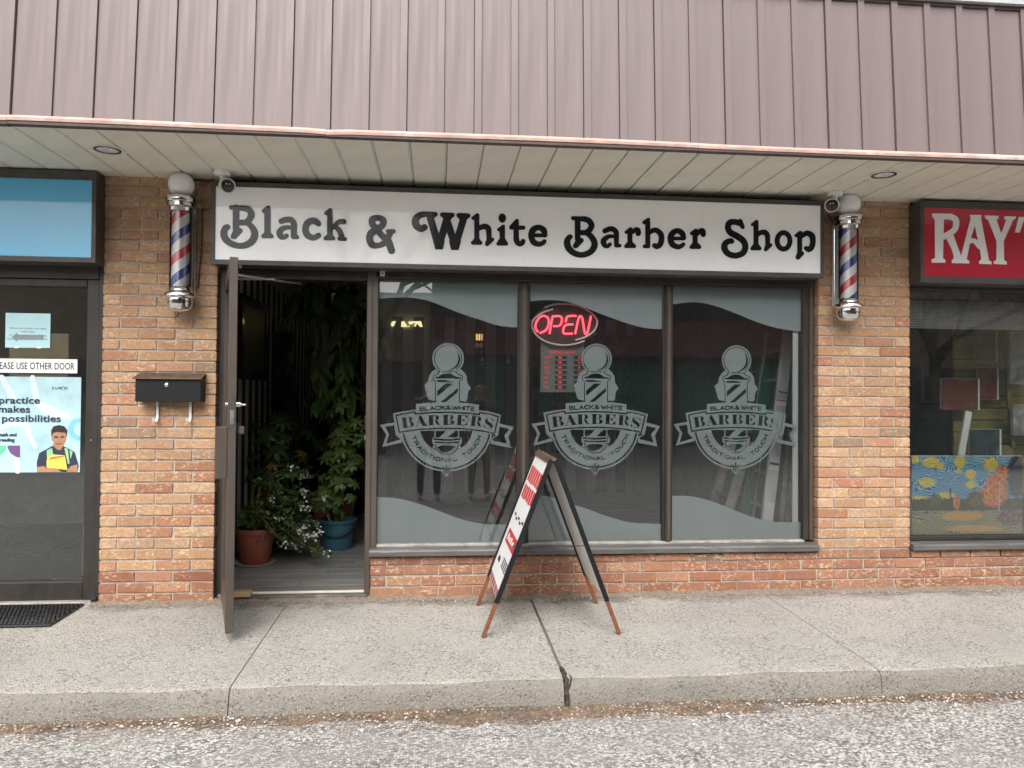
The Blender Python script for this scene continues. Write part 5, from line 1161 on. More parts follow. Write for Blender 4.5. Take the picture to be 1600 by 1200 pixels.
for t in tips[:26]: put(fme, fp, 'flower_cluster', t+Vector((0, -.01, .012)), (random.gauss(0, .4), random.gauss(0, .4), 1), random.uniform(0, 6), random.uniform(.6, 1.05))
for t in tips[:7]: put(fme, fp, 'flower_cluster', t+Vector((random.gauss(0, .05), -.02, random.gauss(0.02, .04))), (random.gauss(0, .4), -.4, 1), random.uniform(0, 6), random.uniform(.6, 1.1))
# --- tall palmate plant in the blue bucket
bx_, by_ = on_floor(527, 857); bc = (bx_, by_, FZ)
bp = thing('bucket_plant', bc, 'tall leafy plant growing in a blue plastic bucket', 'potted plant')
MB().lathe([(.118, 0), (.120, .004), (.148, .225), (.160, .228), (.164, .252), (.155, .256), (.146, .245), (.135, .20), (.001, .20)], bc, 40).build('bucket', 'blue_plastic', bp, smooth=True)
MB().lathe([(.14, .205), (.07, .215), (.001, .212)], bc, 24, caps=False).build('soil', 'soil', bp)
hp = [(bc[0]-.162*math.cos(t), bc[1]-.165*math.sin(t)*.9, FZ+.235-.115*math.sin(t)) for t in np.linspace(0, math.pi, 16)]
MB().tube([Vector(p) for p in hp], .006, 8).build('handle', 'black_metal', bp, smooth=True)
random.seed(5)
fm = [frond(7).mesh('leaf') for _ in range(4)]
for m_ in fm: m_.materials.append(MATS['leaf_palm'])
stalks = [[(0, 0, .2), (.03, -.02, .55), (.05, -.02, .9), (.03, 0, 1.25), (.05, .02, 1.6)], [(-.03, 0, .2), (.05, -.03, .5), (.13, -.05, .85), (.16, -.05, 1.05)], [(-.02, .02, .2), (-.03, .02, .6), (.01, .04, 1.0), (0, .05, 1.4)], [(-.05, -.02, .2), (-.09, -.06, .36), (-.10, -.07, .46)]]
for st in stalks:
    pth = [Vector(bc)+Vector(p) for p in smooth_path(st, 6)]
    MB().tube(pth, [.011-.006*k/len(pth) for k in range(len(pth))], 8).build('stem', 'stem_green', bp, smooth=True)
    for p in pth[5:]:
        for _ in range(3):
            a_ = random.uniform(0, 6.28); l = random.uniform(.05, .15); e = p+Vector((math.cos(a_)*l, math.sin(a_)*l, random.uniform(-.02, .05)))
            put(random.choice(fm), bp, 'leaf', e, (math.cos(a_)*.7, math.sin(a_)*.7-.35, .8), random.uniform(0, 6), random.uniform(.75, 1.3))
# --- second pot behind with trunk plant
tc_ = on_floor(515, 838); tcx, tcy = tc_[0]+.02, tc_[1]+.12
tp = thing('trunk_plant', (tcx, tcy, FZ), 'woody plant in a terracotta pot behind the blue bucket', 'potted plant')
MB().lathe([(.15, 0), (.20, .005), (.205, .022), (.195, .022), (.001, .012)], (tcx, tcy, FZ), 36).build('saucer', 'terracotta', tp, smooth=True)
pot(tp, (tcx, tcy, FZ+.013), .150, .205, .34, 'terracotta')
for ddx, hh in ((-.02, .78), (.05, .55)):
    pth = [Vector((tcx+ddx+.02*math.sin(k), tcy, FZ+.28+hh*k/6)) for k in range(7)]
    MB().tube(pth, [.026-.002*k for k in range(7)], 10).build('trunk', 'bark', tp, smooth=True)
for _ in range(26):
    a_ = random.uniform(0, 6.28); l = random.uniform(.08, .22); e = Vector((tcx-.05+math.cos(a_)*l, tcy-.05+math.sin(a_)*l, FZ+random.uniform(.36, .95)))
    put(random.choice(fm), tp, 'leaf', e, (math.cos(a_)*.7, math.sin(a_)*.7-.3, .8), random.uniform(0, 6), random.uniform(.9, 1.4))
# --- dark umbrella-leaf plant at the left wall with a few yellowing leaves
dc = (-1.42, 1.65, FZ)
dp = thing('umbrella_plant', dc, 'dark green umbrella-leaf plant with yellowing leaves by the striped wall', 'potted plant')
pot(dp, dc, .12, .16, .28, 'black_plastic')
ym = frond(7).mesh('leaf'); ym.materials.append(MATS['leaf_yellow'])
dkm = [frond(8, .10, .018).mesh('leaf') for _ in range(3)]
for m_ in dkm: m_.materials.append(MATS['leaf_dark'])
for k in range(4):
    a_ = k*1.7; pth = [Vector(p) for p in smooth_path([(dc[0], dc[1], FZ+.24), (dc[0]+.03*math.cos(a_), dc[1]+.03*math.sin(a_), FZ+.6), (dc[0]+.10*math.cos(a_)+.05, dc[1]+.1*math.sin(a_), FZ+.95)], 4)]
    MB().tube(pth, .008, 6).build('stem', 'stem_green', dp, smooth=True)
for k in range(46):
    a_ = random.uniform(0, 6.28); l = random.uniform(.03, .26); e = Vector((dc[0]+.06+math.cos(a_)*l, dc[1]+math.sin(a_)*l, FZ+random.uniform(.62, 1.12)))
    put(ym if k in (4, 9, 13, 21) else random.choice(dkm), dp, 'leaf', e, (math.cos(a_)*.7, math.sin(a_)*.7-.4, .8), random.uniform(0, 6), random.uniform(.8, 1.2))
# --- hanging big-leaf plant
hc = (-0.90, 1.55, 2.22)
hpn = thing('hanging_plant', hc, 'big-leaf plant hanging from the ceiling inside the doorway', 'hanging plant')
MB().lathe([(.001, -.12), (.08, -.115), (.12, -.04), (.13, 0), (.12, 0), (.001, -.03)], hc, 28).build('basket', 'black_plastic', hpn, smooth=True)
for k in range(3): MB().tube([(hc[0]+.12*math.cos(k*2.1), hc[1]+.12*math.sin(k*2.1), hc[2]), (hc[0], hc[1], RZ1)], .003, 5).build('wire', 'cable', hpn)
blm = [bigleaf().mesh('leaf') for _ in range(2)]
for m_ in blm: m_.materials.append(MATS['leaf_mid'])
blm2 = bigleaf(.2, .05).mesh('leaf'); blm2.materials.append(MATS['leaf_dark'])
byl = bigleaf(.18, .04).mesh('leaf'); byl.materials.append(MATS['leaf_yellow'])
random.seed(21)
vines = [[(0, 0, 0), (-.10, -.10, .08), (-.14, -.12, -.2), (-.12, -.12, -.62), (-.1, -.1, -.95)], [(0, 0, 0), (.12, -.1, .06), (.2, -.12, -.15), (.22, -.1, -.5)], [(0, 0, 0), (.2, -.1, .1), (.36, -.12, -.05), (.42, -.1, -.4)], [(0, 0, 0), (.05, -.15, -.2), (.10, -.15, -.6), (.14, -.12, -.85)], [(0, 0, 0), (-.2, -.05, .1), (-.3, -.05, 0), (-.34, -.02, -.1)]]
for iv, vn in enumerate(vines):
    pth = [Vector(hc)+Vector(p) for p in smooth_path(vn, 6)]
    MB().tube(pth, .005, 6).build('stem', 'stem_green', hpn, smooth=True)
    for p in pth[3:]:
        for _ in range(2):
            a_ = random.uniform(0, 6.28); o = link('leaf', byl if (iv == 2 and random.random() < .12) else random.choice(blm+[blm2]), None, hpn)
            o.rotation_mode = 'QUATERNION'; o.rotation_quaternion = Quaternion((0, 0, 1), a_) @ Quaternion((0, 1, 0), random.uniform(.3, 1.3)) @ Quaternion((1, 0, 0), random.uniform(-.6, .6)); o.location = p; s = random.uniform(.7, 1.25); o.scale = (s, s, s)
# --- sofa, pictures, coat, ceiling fittings
sx0, sx1, sy0, sy1 = -1.50, -0.50, 3.4, 4.3
so = thing('sofa', (-.8, 3.4, FZ), 'black leather armchair against the striped back wall', 'armchair')
box('seat', 'leather', so, sx0+.16, sx1-.16, sy0, sy1-.2, FZ+.15, FZ+.48, bevel=.05); box('backrest', 'leather', so, sx0+.05, sx1-.05, sy1-.22, sy1, FZ+.1, FZ+.98, bevel=.07)
box('armrest', 'leather', so, sx0, sx0+.15, sy0, sy1-.23, FZ+.06, FZ+.66, bevel=.05); box('armrest', 'leather', so, sx1-.15, sx1, sy0, sy1-.23, FZ+.06, FZ+.66, bevel=.05); box('base', 'black_plastic', so, sx0+.05, sx1-.05, sy0+.05, sy1-.05, FZ, FZ+.06)
def mk_painting(name, cols, scale, seed, swirl=0.6):
    m, n, p, out = newmat(name)
    v = coords(n); mp = v.node; mp.inputs['Location'].default_value = (seed, seed*2, seed*3)
    nz = N(n, 'ShaderNodeTexNoise', Scale=scale*.6, Detail=2); n.links.new(v, nz.inputs['Vector'])
    mx = n.nodes.new('ShaderNodeMix'); mx.data_type = 'VECTOR'; mx.inputs['Factor'].default_value = swirl
    n.links.new(v, mx.inputs[4]); n.links.new(nz.outputs['Color'], mx.inputs[5])
    f = N(n, 'ShaderNodeTexNoise', Scale=scale, Detail=4, Roughness=.6); n.links.new(mx.outputs[1], f.inputs['Vector'])
    n.links.new(ramp(n, f.outputs['Fac'], cols), p.inputs['Base Color']); p.inputs['Roughness'].default_value = .35
mk_painting('art_landscape', [(.3, (.02, .03, .02)), (.45, (.08, .09, .035)), (.6, (.16, .11, .035)), (.7, (.12, .13, .09))], 4, 3)
mk_painting('art_grey', [(.3, (.012, .012, .013)), (.48, (.05, .048, .046)), (.56, (.17, .16, .15)), (.7, (.30, .28, .26))], 3.2, 5)
mk_painting('art_grey_red', [(.3, (.015, .012, .013)), (.5, (.06, .045, .045)), (.58, (.19, .12, .11)), (.7, (.25, .22, .2))], 3.0, 9)
def picture(name, label, x0, x1, y0, y1, z0, z1, art, axis, m='black_plastic', fw=.05):
    t = thing(name, ((x0+x1)/2, (y0+y1)/2, z0), label, 'picture')
    if axis == 'x':
        MB().box(x0, x1, y0, y0+fw, z0, z1).box(x0, x1, y1-fw, y1, z0, z1).box(x0, x1, y0+fw, y1-fw, z0, z0+fw).box(x0, x1, y0+fw, y1-fw, z1-fw, z1).build('frame', m, t); MB().box(x0, x1-.015, y0+fw, y1-fw, z0+fw, z1-fw).build('canvas', art, t)
    else:
        MB().box(x0, x0+fw, y0, y1, z0, z1).box(x1-fw, x1, y0, y1, z0, z1).box(x0+fw, x1-fw, y0, y1, z0, z0+fw).box(x0+fw, x1-fw, y0, y1, z1-fw, z1).build('frame', m, t); MB().box(x0+fw, x1-fw, y0+.015, y1, z0+fw, z1-fw).build('canvas', art, t)
    return t
picture('framed_picture', 'dark framed landscape picture on the striped side wall behind the door', RX0+.001, RX0+.03, 1.25, 2.2, 1.48, 2.18, 'art_landscape', 'x', fw=.07)
picture('framed_picture', 'narrow dark framed print further along the striped side wall', RX0+.001, RX0+.03, 2.5, 3.2, 1.2, 2.1, 'art_grey', 'x', fw=.06)
picture('wall_portrait', 'grey smoky portrait panel on the back wall behind the right pane', 2.02, 2.68, RY1-.03, RY1-.001, 0.85, 2.2, 'art_grey', 'y', fw=.012)
picture('wall_portrait', 'grey reddish portrait panel beside the striped wall, middle pane', 2.75-.75+.68-1.38, 1.95, RY1-.031, RY1-.001, 0.8, 2.25, 'art_grey_red', 'y', fw=.012)
ct = thing('hanging_coat', (-1.22, 3.4, 1.0), 'grey patterned coat hanging at the striped side wall', 'coat')
cm = MB(); cvs = []
for j_ in range(9):
    zz = 2.0-1.05*j_/8
    for i_ in range(17):
        t_ = i_/16; wv = .03*math.sin(i_*1.9+j_*.5)
        cvs.append((RX0+.08+wv+.04*j_/8, 2.85+.5*(t_-.5)*(.55+.5*j_/8)+.1, zz))
cm.add(cvs, [(j_*17+i_, j_*17+i_+1, (j_+1)*17+i_+1, (j_+1)*17+i_) for j_ in range(8) for i_ in range(16)])
co = cm.build('cloth', 'art_grey', ct, smooth=True); co.modifiers.new('t', 'SOLIDIFY').thickness = .012
MB().tube([(RX0, 2.95, 2.0), (RX0+.09, 2.95, 2.02)], .008, 8).build('hook', 'steel', ct)
def bulb(px, py, Y, label):
    x, z = at(px, py, Y); t = thing('pendant_bulb', (x, Y, z), label, 'pendant light', 'clear pendant bulbs')
    MB().tube([(x, Y, z+.06), (x, Y, RZ1)], .003, 6).build('cord', 'cable', t); MB().lathe([(.012, .045), (.016, .05), (.016, .085), (.008, .09)], (x, Y, z), 16).build('socket', 'black_plastic', t, smooth=True)
    MB().lathe([(max(.001, .040*math.cos(R(a_))), .040*math.sin(R(a_))) for a_ in range(-90, 80, 10)], (x, Y, z), 24, caps=False).build('bulb', 'bulb_glass', t, smooth=True)
    MB().lathe([(.001, -.008), (.007, 0), (.007, .012), (.001, .02)], (x, Y, z), 10).build('filament', 'white_plastic', t, smooth=True)
bulb(753, 563, 1.3, 'clear globe bulb hanging left of its twin behind the first pane'); bulb(794, 565, 1.3, 'clear globe bulb hanging nearest the first mullion')
fx, fz = at(749, 535, 2.2)
lf = thing('amber_lamp', (fx, 2.2, fz), 'small cluster lamp with amber glass tubes behind the first pane', 'lamp')
MB().tube([(fx, 2.2, fz+.10), (fx, 2.2, RZ1)], .004, 6).build('rod', 'cable', lf); MB().box(fx-.05, fx+.05, 2.17, 2.23, fz+.08, fz+.10).build('plate', 'black_plastic', lf)
for k in (-1, 0, 1): MB().tube([(fx+k*.025, 2.2, fz+.02), (fx+k*.025, 2.2, fz+.08)], .008, 8).build('tube', 'amber_glow', lf)
for k in (-1, 1): MB().lathe([(.001, -.03), (.022, -.01), (.022, .01), (.001, .03)], (fx+k*.022, 2.2, fz-.03), 12).build('shade', 'milk_glass', lf, smooth=True)
# cut-off glowing yellow letters on the far wall
yl = thing('yellow_sign', (0, RY1-.04, 1.8), 'row of cut-off glowing yellow letters seen through the first pane', 'sign')
zy = lambda: Shape((600, 480), 13.333)
for s_ in (zy().P([(145, 350), (165, 310), (200, 290), (250, 292), (225, 350), (200, 400), (170, 400), (150, 380)]), zy().P([(365, 295), (420, 295), (495, 410), (355, 410)]), zy().P([(510, 300), (770, 290), (805, 410), (750, 410), (690, 340), (655, 410), (620, 390), (660, 340), (610, 335), (570, 360), (515, 345)]), zy().E(520, 398, 14, 14)):
    plate('letter', s_, RY1-.02, 'yellow_glow', yl, .006)
# LED shelf dashes
ld = thing('shelf_lights', (0.5, 3.9, 1.8), 'dashes of small white shelf lights behind the first pane', 'lights')
for k, (px, py) in enumerate([(719.5, y_) for y_ in (495, 500, 505, 508.5, 512.5, 518)]+[(x_, 521.5) for x_ in (723, 730, 736, 743, 748)]):
    x, z = at(px, py, RY1-.03); hz_, hv = ((.014, .006) if k < 6 else (.014, .005)); MB().box(x-hz_, x+hz_, RY1-.03, RY1-.01, z-hv, z+hv).build('dash', 'milk_glass', ld)

# --- ladders and boards behind the right pane
def rail(name, parent, m, p0, p1, w_, d_, axisx=Vector((1, 0, 0))):
    p0, p1 = Vector(p0), Vector(p1); t = (p1-p0).normalized(); ax = (axisx-t*axisx.dot(t)).normalized(); nn = t.cross(ax)
    vs = [p+ax*(sx*w_/2)+nn*(sn_*d_/2) for p in (p0, p1) for sx in (-1, 1) for sn_ in (-1, 1)]
    return MB().add(vs, [(0, 1, 3, 2), (4, 6, 7, 5), (0, 4, 5, 1), (2, 3, 7, 6), (0, 2, 6, 4), (1, 5, 7, 3)]).build(name, m, parent, bevel=.002)
def A(px, py, Y): x, z = at(px, py, Y); return Vector((x, Y, z))
def ladder(name, label, b0, t0, Yb, Yt, dpt, m, rungm, nr=7, w_=.09, stickers=True):
    t = thing(name, (at(*b0, Yb)[0], Yb, FZ), label, 'ladder')
    p0, p1 = A(*b0, Yb), A(*t0, Yt); d = (p1-p0).normalized(); p0 = p0+d*((FZ-p0.z)/d.z)
    off = Vector((.03, dpt, 0))
    rail('rail', t, m, p0, p1, w_, .028); rail('rail', t, m, p0+off, p1+off, w_, .028)
    for k in range(4): rail('rib', t, 'aluminium' if m == 'aluminium' else m, p0+Vector((-w_*.36+w_*.24*k, -.016, 0)), p1+Vector((-w_*.36+w_*.24*k, -.016, 0)), .006, .005)
    for k in range(1, nr+1): MB().tube([p0+(p1-p0)*(k/(nr+.6)), p0+(p1-p0)*(k/(nr+.6))+off], .014, 8).build('rung', rungm, t)
    if stickers:
        for f, hh, m_ in ((.22, .13, 'paper_white'), (.42, .10, 'paper_white'), (.44, .018, 'ink'), (.68, .05, 'paper_white'), (.70, .012, 'print_red'), (.735, .012, 'print_red')):
            c = p0+(p1-p0)*f; rail('sticker', t, m_, c+Vector((0, -.0205-(.001 if m_ != 'paper_white' else 0), 0)), c+d*hh+Vector((0, -.0205-(.001 if m_ != 'paper_white' else 0), 0)), w_*.8, .001)
    return t
ladder('extension_ladder', 'ribbed aluminium ladder with paper stickers leaning behind the right pane', (1196, 830), (1232, 515), .36, .50, .40, 'aluminium', 'aluminium')
ladder('step_ladder', 'green fibreglass stepladder behind the aluminium ladder', (1160, 830), (1213, 500), .72, .9, .42, 'green_fibreglass', 'aluminium', stickers=False)
ladder('wood_ladder', 'old grey ladder lowest and leftmost of the ladders behind the right pane', (1128, 830), (1170, 690), .55, .62, .4, 'sill_pale', 'sill_pale', 3, .075, False)
for i, (b0, t0) in enumerate((((1219, 830), (1234, 672)), ((1229, 830), (1240, 712)))):
    p0, p1 = A(*b0, .34+.05*i), A(*t0, .42+.05*i)
    d = (p1-p0).normalized(); p0 = p0+d*((FZ-p0.z)/d.z)
    t = rail('trim_board', None, 'wood' if i > 5 else 'sill_pale', p0, p1, .032, .02); tag(t, ('taller', 'shorter')[i]+' of two pale trim boards propped at the right pane', 'board')
p0, p1 = A(1245, 838, .16), A(1243, 520, .16)
tag(MB().box(2.545, 2.585, .125, .14, .34, 1.86).build('paper_strip', 'paper_white'), 'ragged white paper strip along the edge of the right pane', 'paper strip')

# --- OPEN neon and hours board
NY = 0.19
ox, oz = at(882, 505, NY)
on = thing('open_sign', (ox, NY, oz), 'red neon OPEN sign inside a white oval tube, hung in the middle pane', 'neon sign')
def NP(pts): return [A(825+x/7.742, 465+y/7.742, NY) for x, y in smooth_path(pts, 5)]
for s_ in ([(122, 417), (92, 370), (100, 300), (145, 235), (200, 222), (243, 250), (250, 320), (215, 395), (142, 430)], [(260, 438), (295, 245), (320, 226), (385, 226), (412, 258), (395, 325), (360, 345), (305, 345)], [(585, 222), (495, 224), (468, 245), (456, 295)], [(545, 325), (475, 327), (440, 350), (424, 405), (445, 436), (538, 437)], [(570, 440), (612, 255), (640, 226), (660, 265), (685, 415), (705, 440), (725, 400), (762, 222)]):
    MB().tube(NP(s_), .0066, 8).build('letter_tube', 'neon_red', on, smooth=True)
for s_ in ([(200, 120), (300, 85), (430, 75), (600, 95), (740, 165), (820, 240), (838, 310), (800, 400), (700, 475), (575, 515)], [(305, 138), (180, 180), (90, 240), (48, 310), (60, 390), (130, 480), (250, 545), (420, 575), (560, 562), (685, 525)]):
    MB().tube(NP(s_), .0068, 8).build('oval_tube', 'milk_glass', on, smooth=True)
el = Shape((825, 465), 7.742).E(440, 325, 400, 252); plate('backing', el, NY+.018, 'dark_room', on, .004)
for px in (850, 915): MB().tube([A(px, 480, NY+.02), A(px, 440, NY+.02)], .002, 5).build('chain', 'steel', on)
HYB = 0.24
hbx0, hbx1, hbz0, hbz1 = X(844, HYB), X(912, HYB), Z(613, HYB, 870), Z(540, HYB, 870)
hb = thing('hours_board', (hbx0, HYB, hbz0), 'grey opening-hours board with glowing red rows under the OPEN sign', 'hours board')
MB().box(hbx0, hbx1, HYB, HYB+.015, hbz0, hbz1+.10).build('panel', 'wall_grey', hb, bevel=.002)
text('heading', 'BUSINESS HOURS', (hbx0+hbx1)/2, Z(552, HYB, 870), .020, HYB-.001, 'led_red', hb, align='CENTER', wide=.85)
for i, dname in enumerate(('MON', 'TUE', 'WED', 'THU', 'FRI', 'SAT', 'SUN')):
    zz = Z(558.5+i*7.75, HYB, 870); text('day', dname, X(849, HYB), zz-.008, .015, HYB-.001, 'led_red', hb)
    for a_, b_2 in ((867, 885), (896, 910)): MB().box(X(a_, HYB), X(b_2, HYB), HYB-.002, HYB-.0004, zz-.011, zz+.011).build('digit_window', 'ink', hb)
    xm = X(874.5, HYB); MB().box(xm-.014, xm+.014, HYB-.003, HYB-.0022, zz-.006, zz+.006).build('digits', 'led_red', hb); xm = X(905, HYB); MB().box(xm-.010, xm+.006, HYB-.003, HYB-.0022, zz-.006, zz+.006).build('digits', 'led_red', hb)

# ================================================================ NEIGHBOUR ROOMS AND RIGHT WINDOW
struct(box('neighbour_floor', 'dark_room', None, -5.1, -1.75, 0.17, 3.2, -0.1, 0.0)); struct(box('neighbour_back_wall', 'wall_grey', None, -5.1, -1.75, 3.2, 3.3, -.1, 2.6)); struct(box('neighbour_side_wall', 'wall_grey', None, -1.80, -1.68, 0.31, 3.2, -.1, 2.6)); struct(box('neighbour_ceiling', 'wall_grey', None, -5.1, -1.75, 0.25, 3.3, 2.45, 2.55)); struct(box('neighbour_far_wall', 'wall_grey', None, -5.2, -5.1, 0.0, 3.3, -.1, 2.6))
AWX0, AWX1 = PRX1+.004, 6.2
aw = thing('art_shop_window', (4.8, GY, .28), 'dark framed shop window under the red sign, paintings inside', 'window')
AZ0, AZ1 = 0.365, 2.150
fbar('head', aw, AWX0, AWX1, AZ1, 2.21); fbar('bottom_rail', aw, AWX0, AWX1, .335, AZ0, y0=FY0); fbar('jamb', aw, AWX0, AWX0+.012, AZ0, AZ1)
vs = [(x, y, z-.004) for x in (AWX0, AWX1) for y, z in prof]; k = len(prof)
MB().add(vs, [tuple(range(k)), tuple(range(2*k-1, k-1, -1))]+[(i, k+i, k+(i+1) % k, (i+1) % k) for i in range(k)]).build('sill', 'sill', aw, bevel=.003)
MB().box(AWX0+.005, AWX1, GY-.003, GY+.003, AZ0-.01, AZ1+.01).build('pane', 'glass_clear', aw)
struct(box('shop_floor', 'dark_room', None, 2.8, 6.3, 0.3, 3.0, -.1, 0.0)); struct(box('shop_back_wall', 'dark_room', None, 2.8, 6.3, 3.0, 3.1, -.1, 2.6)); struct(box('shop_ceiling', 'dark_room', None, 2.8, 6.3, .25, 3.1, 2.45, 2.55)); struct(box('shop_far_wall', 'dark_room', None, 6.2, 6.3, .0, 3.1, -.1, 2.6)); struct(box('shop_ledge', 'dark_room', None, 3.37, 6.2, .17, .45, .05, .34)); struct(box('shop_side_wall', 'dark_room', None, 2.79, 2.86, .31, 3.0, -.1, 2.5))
# roller mesh blind
bnd = MB(); bz0, bz1 = Z(514, .15, 1500), Z(470, .15, 1500)
for i in range(110): xx = AWX0+.01+i*.0135; bnd.box(xx, xx+.006, .150, .152, bz0, bz1)
for i in range(12): zz = bz0+i*(bz1-bz0)/12; bnd.box(AWX0+.01, AWX0+1.5, .1525, .154, zz, zz+.008)
bl_ = bnd.build('mesh_blind', 'wall_grey'); tag(bl_, 'grey mesh blind across the top of the art shop window', 'blind', kind='stuff')
tag(box('blind_box', 'wall_grey', None, AWX0+.01, X(1525, .2), .16, .24, Z(468, .2, 1480), Z(453, .2, 1480)), 'dark grey roller box at the top of the art shop window', 'roller box')
# olive slat display wall
ow = thing('slat_wall', (4.6, 1.0, .3), 'olive green slatted display wall inside the art shop', 'display wall')
SWX0 = X(1490, 1.05)
for i in range(14):
    zz = .55+i*.105; MB().box(SWX0, 5.9, 1.05, 1.07, zz, zz+.098).build('slat', 'olive', ow, bevel=.003)
MB().box(SWX0, 5.9, 1.072, 1.09, .5, 2.05).build('backing', 'dark_room', ow)
p0, p1 = A(1583, 700, .9), A(1568, 530, .9); rail('post', ow, 'olive', p0, p1, .035, .02)
mk_painting('art_red', [(.3, (.10, .015, .012)), (.5, (.17, .03, .02)), (.62, (.13, .09, .025)), (.75, (.28, .18, .05))], 6, 2)
mk_painting('art_dark', [(.3, (.02, .02, .014)), (.5, (.05, .045, .02)), (.65, (.09, .075, .04))], 7, 6)
mk_painting('art_teal', [(.3, (.02, .04, .045)), (.5, (.06, .09, .09)), (.65, (.2, .22, .2))], 5, 8)
mk_painting('art_blue', [(.3, (.10, .2, .30)), (.5, (.42, .44, .44)), (.65, (.18, .17, .16))], 5, 12)
def canvas(px0, py0, px1, py1, Y, art, label):
    x0, x1, z0, z1_ = quad(px0, py1, px1, py0, Y); t = thing('canvas', (x0, Y, z0), label, 'painting', 'canvases in the art shop')
    MB().box(x0, x1, Y, Y+.004, z0, z1_).build('front', art, t); MB().box(x0+.002, x1+.018, Y+.004, Y+.03, z0+.002, z1_-.002).build('stretcher', 'paper_white', t)
canvas(1472, 592, 1528, 640, .88, 'art_red', 'dark red canvas with a yellow figure, lower left of the pair'); canvas(1529, 575, 1558, 624, .93, 'art_red', 'reddish canvas with a yellow figure, higher right of the pair'); canvas(1525, 518, 1556, 565, .93, 'art_dark', 'small dark canvas above the red ones'); canvas(1578, 518, 1602, 600, .8, 'art_blue', 'pale blue canvas with a grey tree at the right edge'); canvas(1517, 671, 1562, 712, .6, 'art_teal', 'grey teal canvas propped behind the autumn painting'); canvas(1583, 633, 1640, 680, .8, 'art_blue', 'grey brown canvas low at the right edge')
p0, p1 = A(1501, 712, .45), A(1513, 643, .5); tag(rail('white_batten', None, 'paper_white', p0-(p1-p0)*.6, p1, .055, .02), 'white board leaning behind the autumn painting', 'board')
def mk_autumn():
    m, n, p, out = newmat('art_autumn')
    tc = n.nodes.new('ShaderNodeTexCoord'); sp = n.nodes.new('ShaderNodeSeparateXYZ'); n.links.new(tc.outputs['Generated'], sp.inputs[0])
    mp = n.nodes.new('ShaderNodeMapping'); n.links.new(tc.outputs['Generated'], mp.inputs[0]); mp.inputs['Scale'].default_value = (1.75, 1, 1)
    nz = N(n, 'ShaderNodeTexNoise', Scale=3.0, Detail=2); n.links.new(mp.outputs[0], nz.inputs['Vector'])
    mx = n.nodes.new('ShaderNodeMix'); mx.data_type = 'VECTOR'; mx.inputs['Factor'].default_value = .35; n.links.new(mp.outputs[0], mx.inputs[4]); n.links.new(nz.outputs['Color'], mx.inputs[5])
    wv = N(n, 'ShaderNodeTexWave', Scale=17.0, Distortion=7.0, Detail=3.0); wv.bands_direction = 'Z'; n.links.new(mx.outputs[1], wv.inputs['Vector'])
    h = sp.outputs[2]
    b2 = N(n, 'ShaderNodeTexNoise', Scale=22.0, Detail=3); n.links.new(mp.outputs[0], b2.inputs['Vector'])
    nw_ = math_(n, 'MULTIPLY', math_(n, 'SUBTRACT', b2.outputs['Fac'], .5), .16)
    def blob(cx_, cz_, rx, rz, soft=5):
        dx = math_(n, 'DIVIDE', math_(n, 'SUBTRACT', sp.outputs[0], cx_), rx); dz = math_(n, 'DIVIDE', math_(n, 'SUBTRACT', h, cz_), rz)
        d = math_(n, 'ADD', math_(n, 'SQRT', math_(n, 'ADD', math_(n, 'MULTIPLY', dx, dx), math_(n, 'MULTIPLY', dz, dz))), math_(n, 'MULTIPLY', nw_, soft))
        return ramp(n, d, [(.72, g(1)), (1.0, g(0))])
    sky = ramp(n, wv.outputs['Fac'], [(0, (.02, .07, .42)), (.35, (.03, .22, .66)), (.7, (.10, .50, .68)), (1, (.45, .66, .30))])
    for bb in ((.17, .92, .09, .08), (.43, .93, .06, .09), (.53, .77, .055, .075), (.53, .64, .05, .06), (.71, .90, .08, .10), (.13, .67, .09, .07), (.25, .88, .05, .05), (.03, .96, .05, .06), (.42, .81, .04, .03), (.06, .42, .13, .09), (.30, .50, .10, .05)): sky = mixc(n, blob(*bb), sky, ramp(n, wv.outputs['Fac'], [(0, (.66, .36, .04)), (.5, (.90, .74, .08)), (1, (.70, .74, .20))]))
    wat = ramp(n, wv.outputs['Fac'], [(0, (.06, .13, .24)), (.45, (.22, .26, .12)), (1, (.55, .42, .13))])
    for bb in ((.45, .24, .22, .07), (.55, .08, .3, .05)): wat = mixc(n, blob(*bb), wat, (.66, .38, .10))
    c = mixc(n, ramp(n, h, [(.30, g(1)), (.34, g(0))]), sky, wat)
    c = mixc(n, math_(n, 'MULTIPLY', math_(n, 'GREATER_THAN', h, .31), math_(n, 'LESS_THAN', math_(n, 'ADD', h, nw_), .46)), c, (.07, .075, .03))
    ocol = ramp(n, b2.outputs['Fac'], [(.35, (.40, .07, .015)), (.52, (.80, .22, .04)), (.68, (.85, .45, .10))])
    for bb in ((.73, .50, .15, .17), (.76, .64, .11, .16), (.82, .76, .08, .14), (.40, .41, .035, .11)): c = mixc(n, blob(*bb), c, ocol)
    for bb in ((.21, .44, .06, .10), (.57, .45, .09, .12)): c = mixc(n, blob(*bb), c, ramp(n, b2.outputs['Fac'], [(.4, (.05, .065, .05)), (.65, (.20, .16, .06))]))
    c = mixc(n, blob(.95, .75, .10, .35), c, (.03, .04, .07))
    c = mixc(n, blob(.90, .22, .16, .12), c, ramp(n, b2.outputs['Fac'], [(.4, (.07, .045, .08)), (.6, (.30, .15, .12))]))
    tr = math_(n, 'MULTIPLY', math_(n, 'LESS_THAN', math_(n, 'ABSOLUTE', math_(n, 'SUBTRACT', sp.outputs[0], math_(n, 'ADD', .775, math_(n, 'MULTIPLY', h, .03)))), .006), math_(n, 'MULTIPLY', math_(n, 'GREATER_THAN', h, .3), math_(n, 'LESS_THAN', h, .68)))
    c = mixc(n, tr, c, (.6, .52, .40))
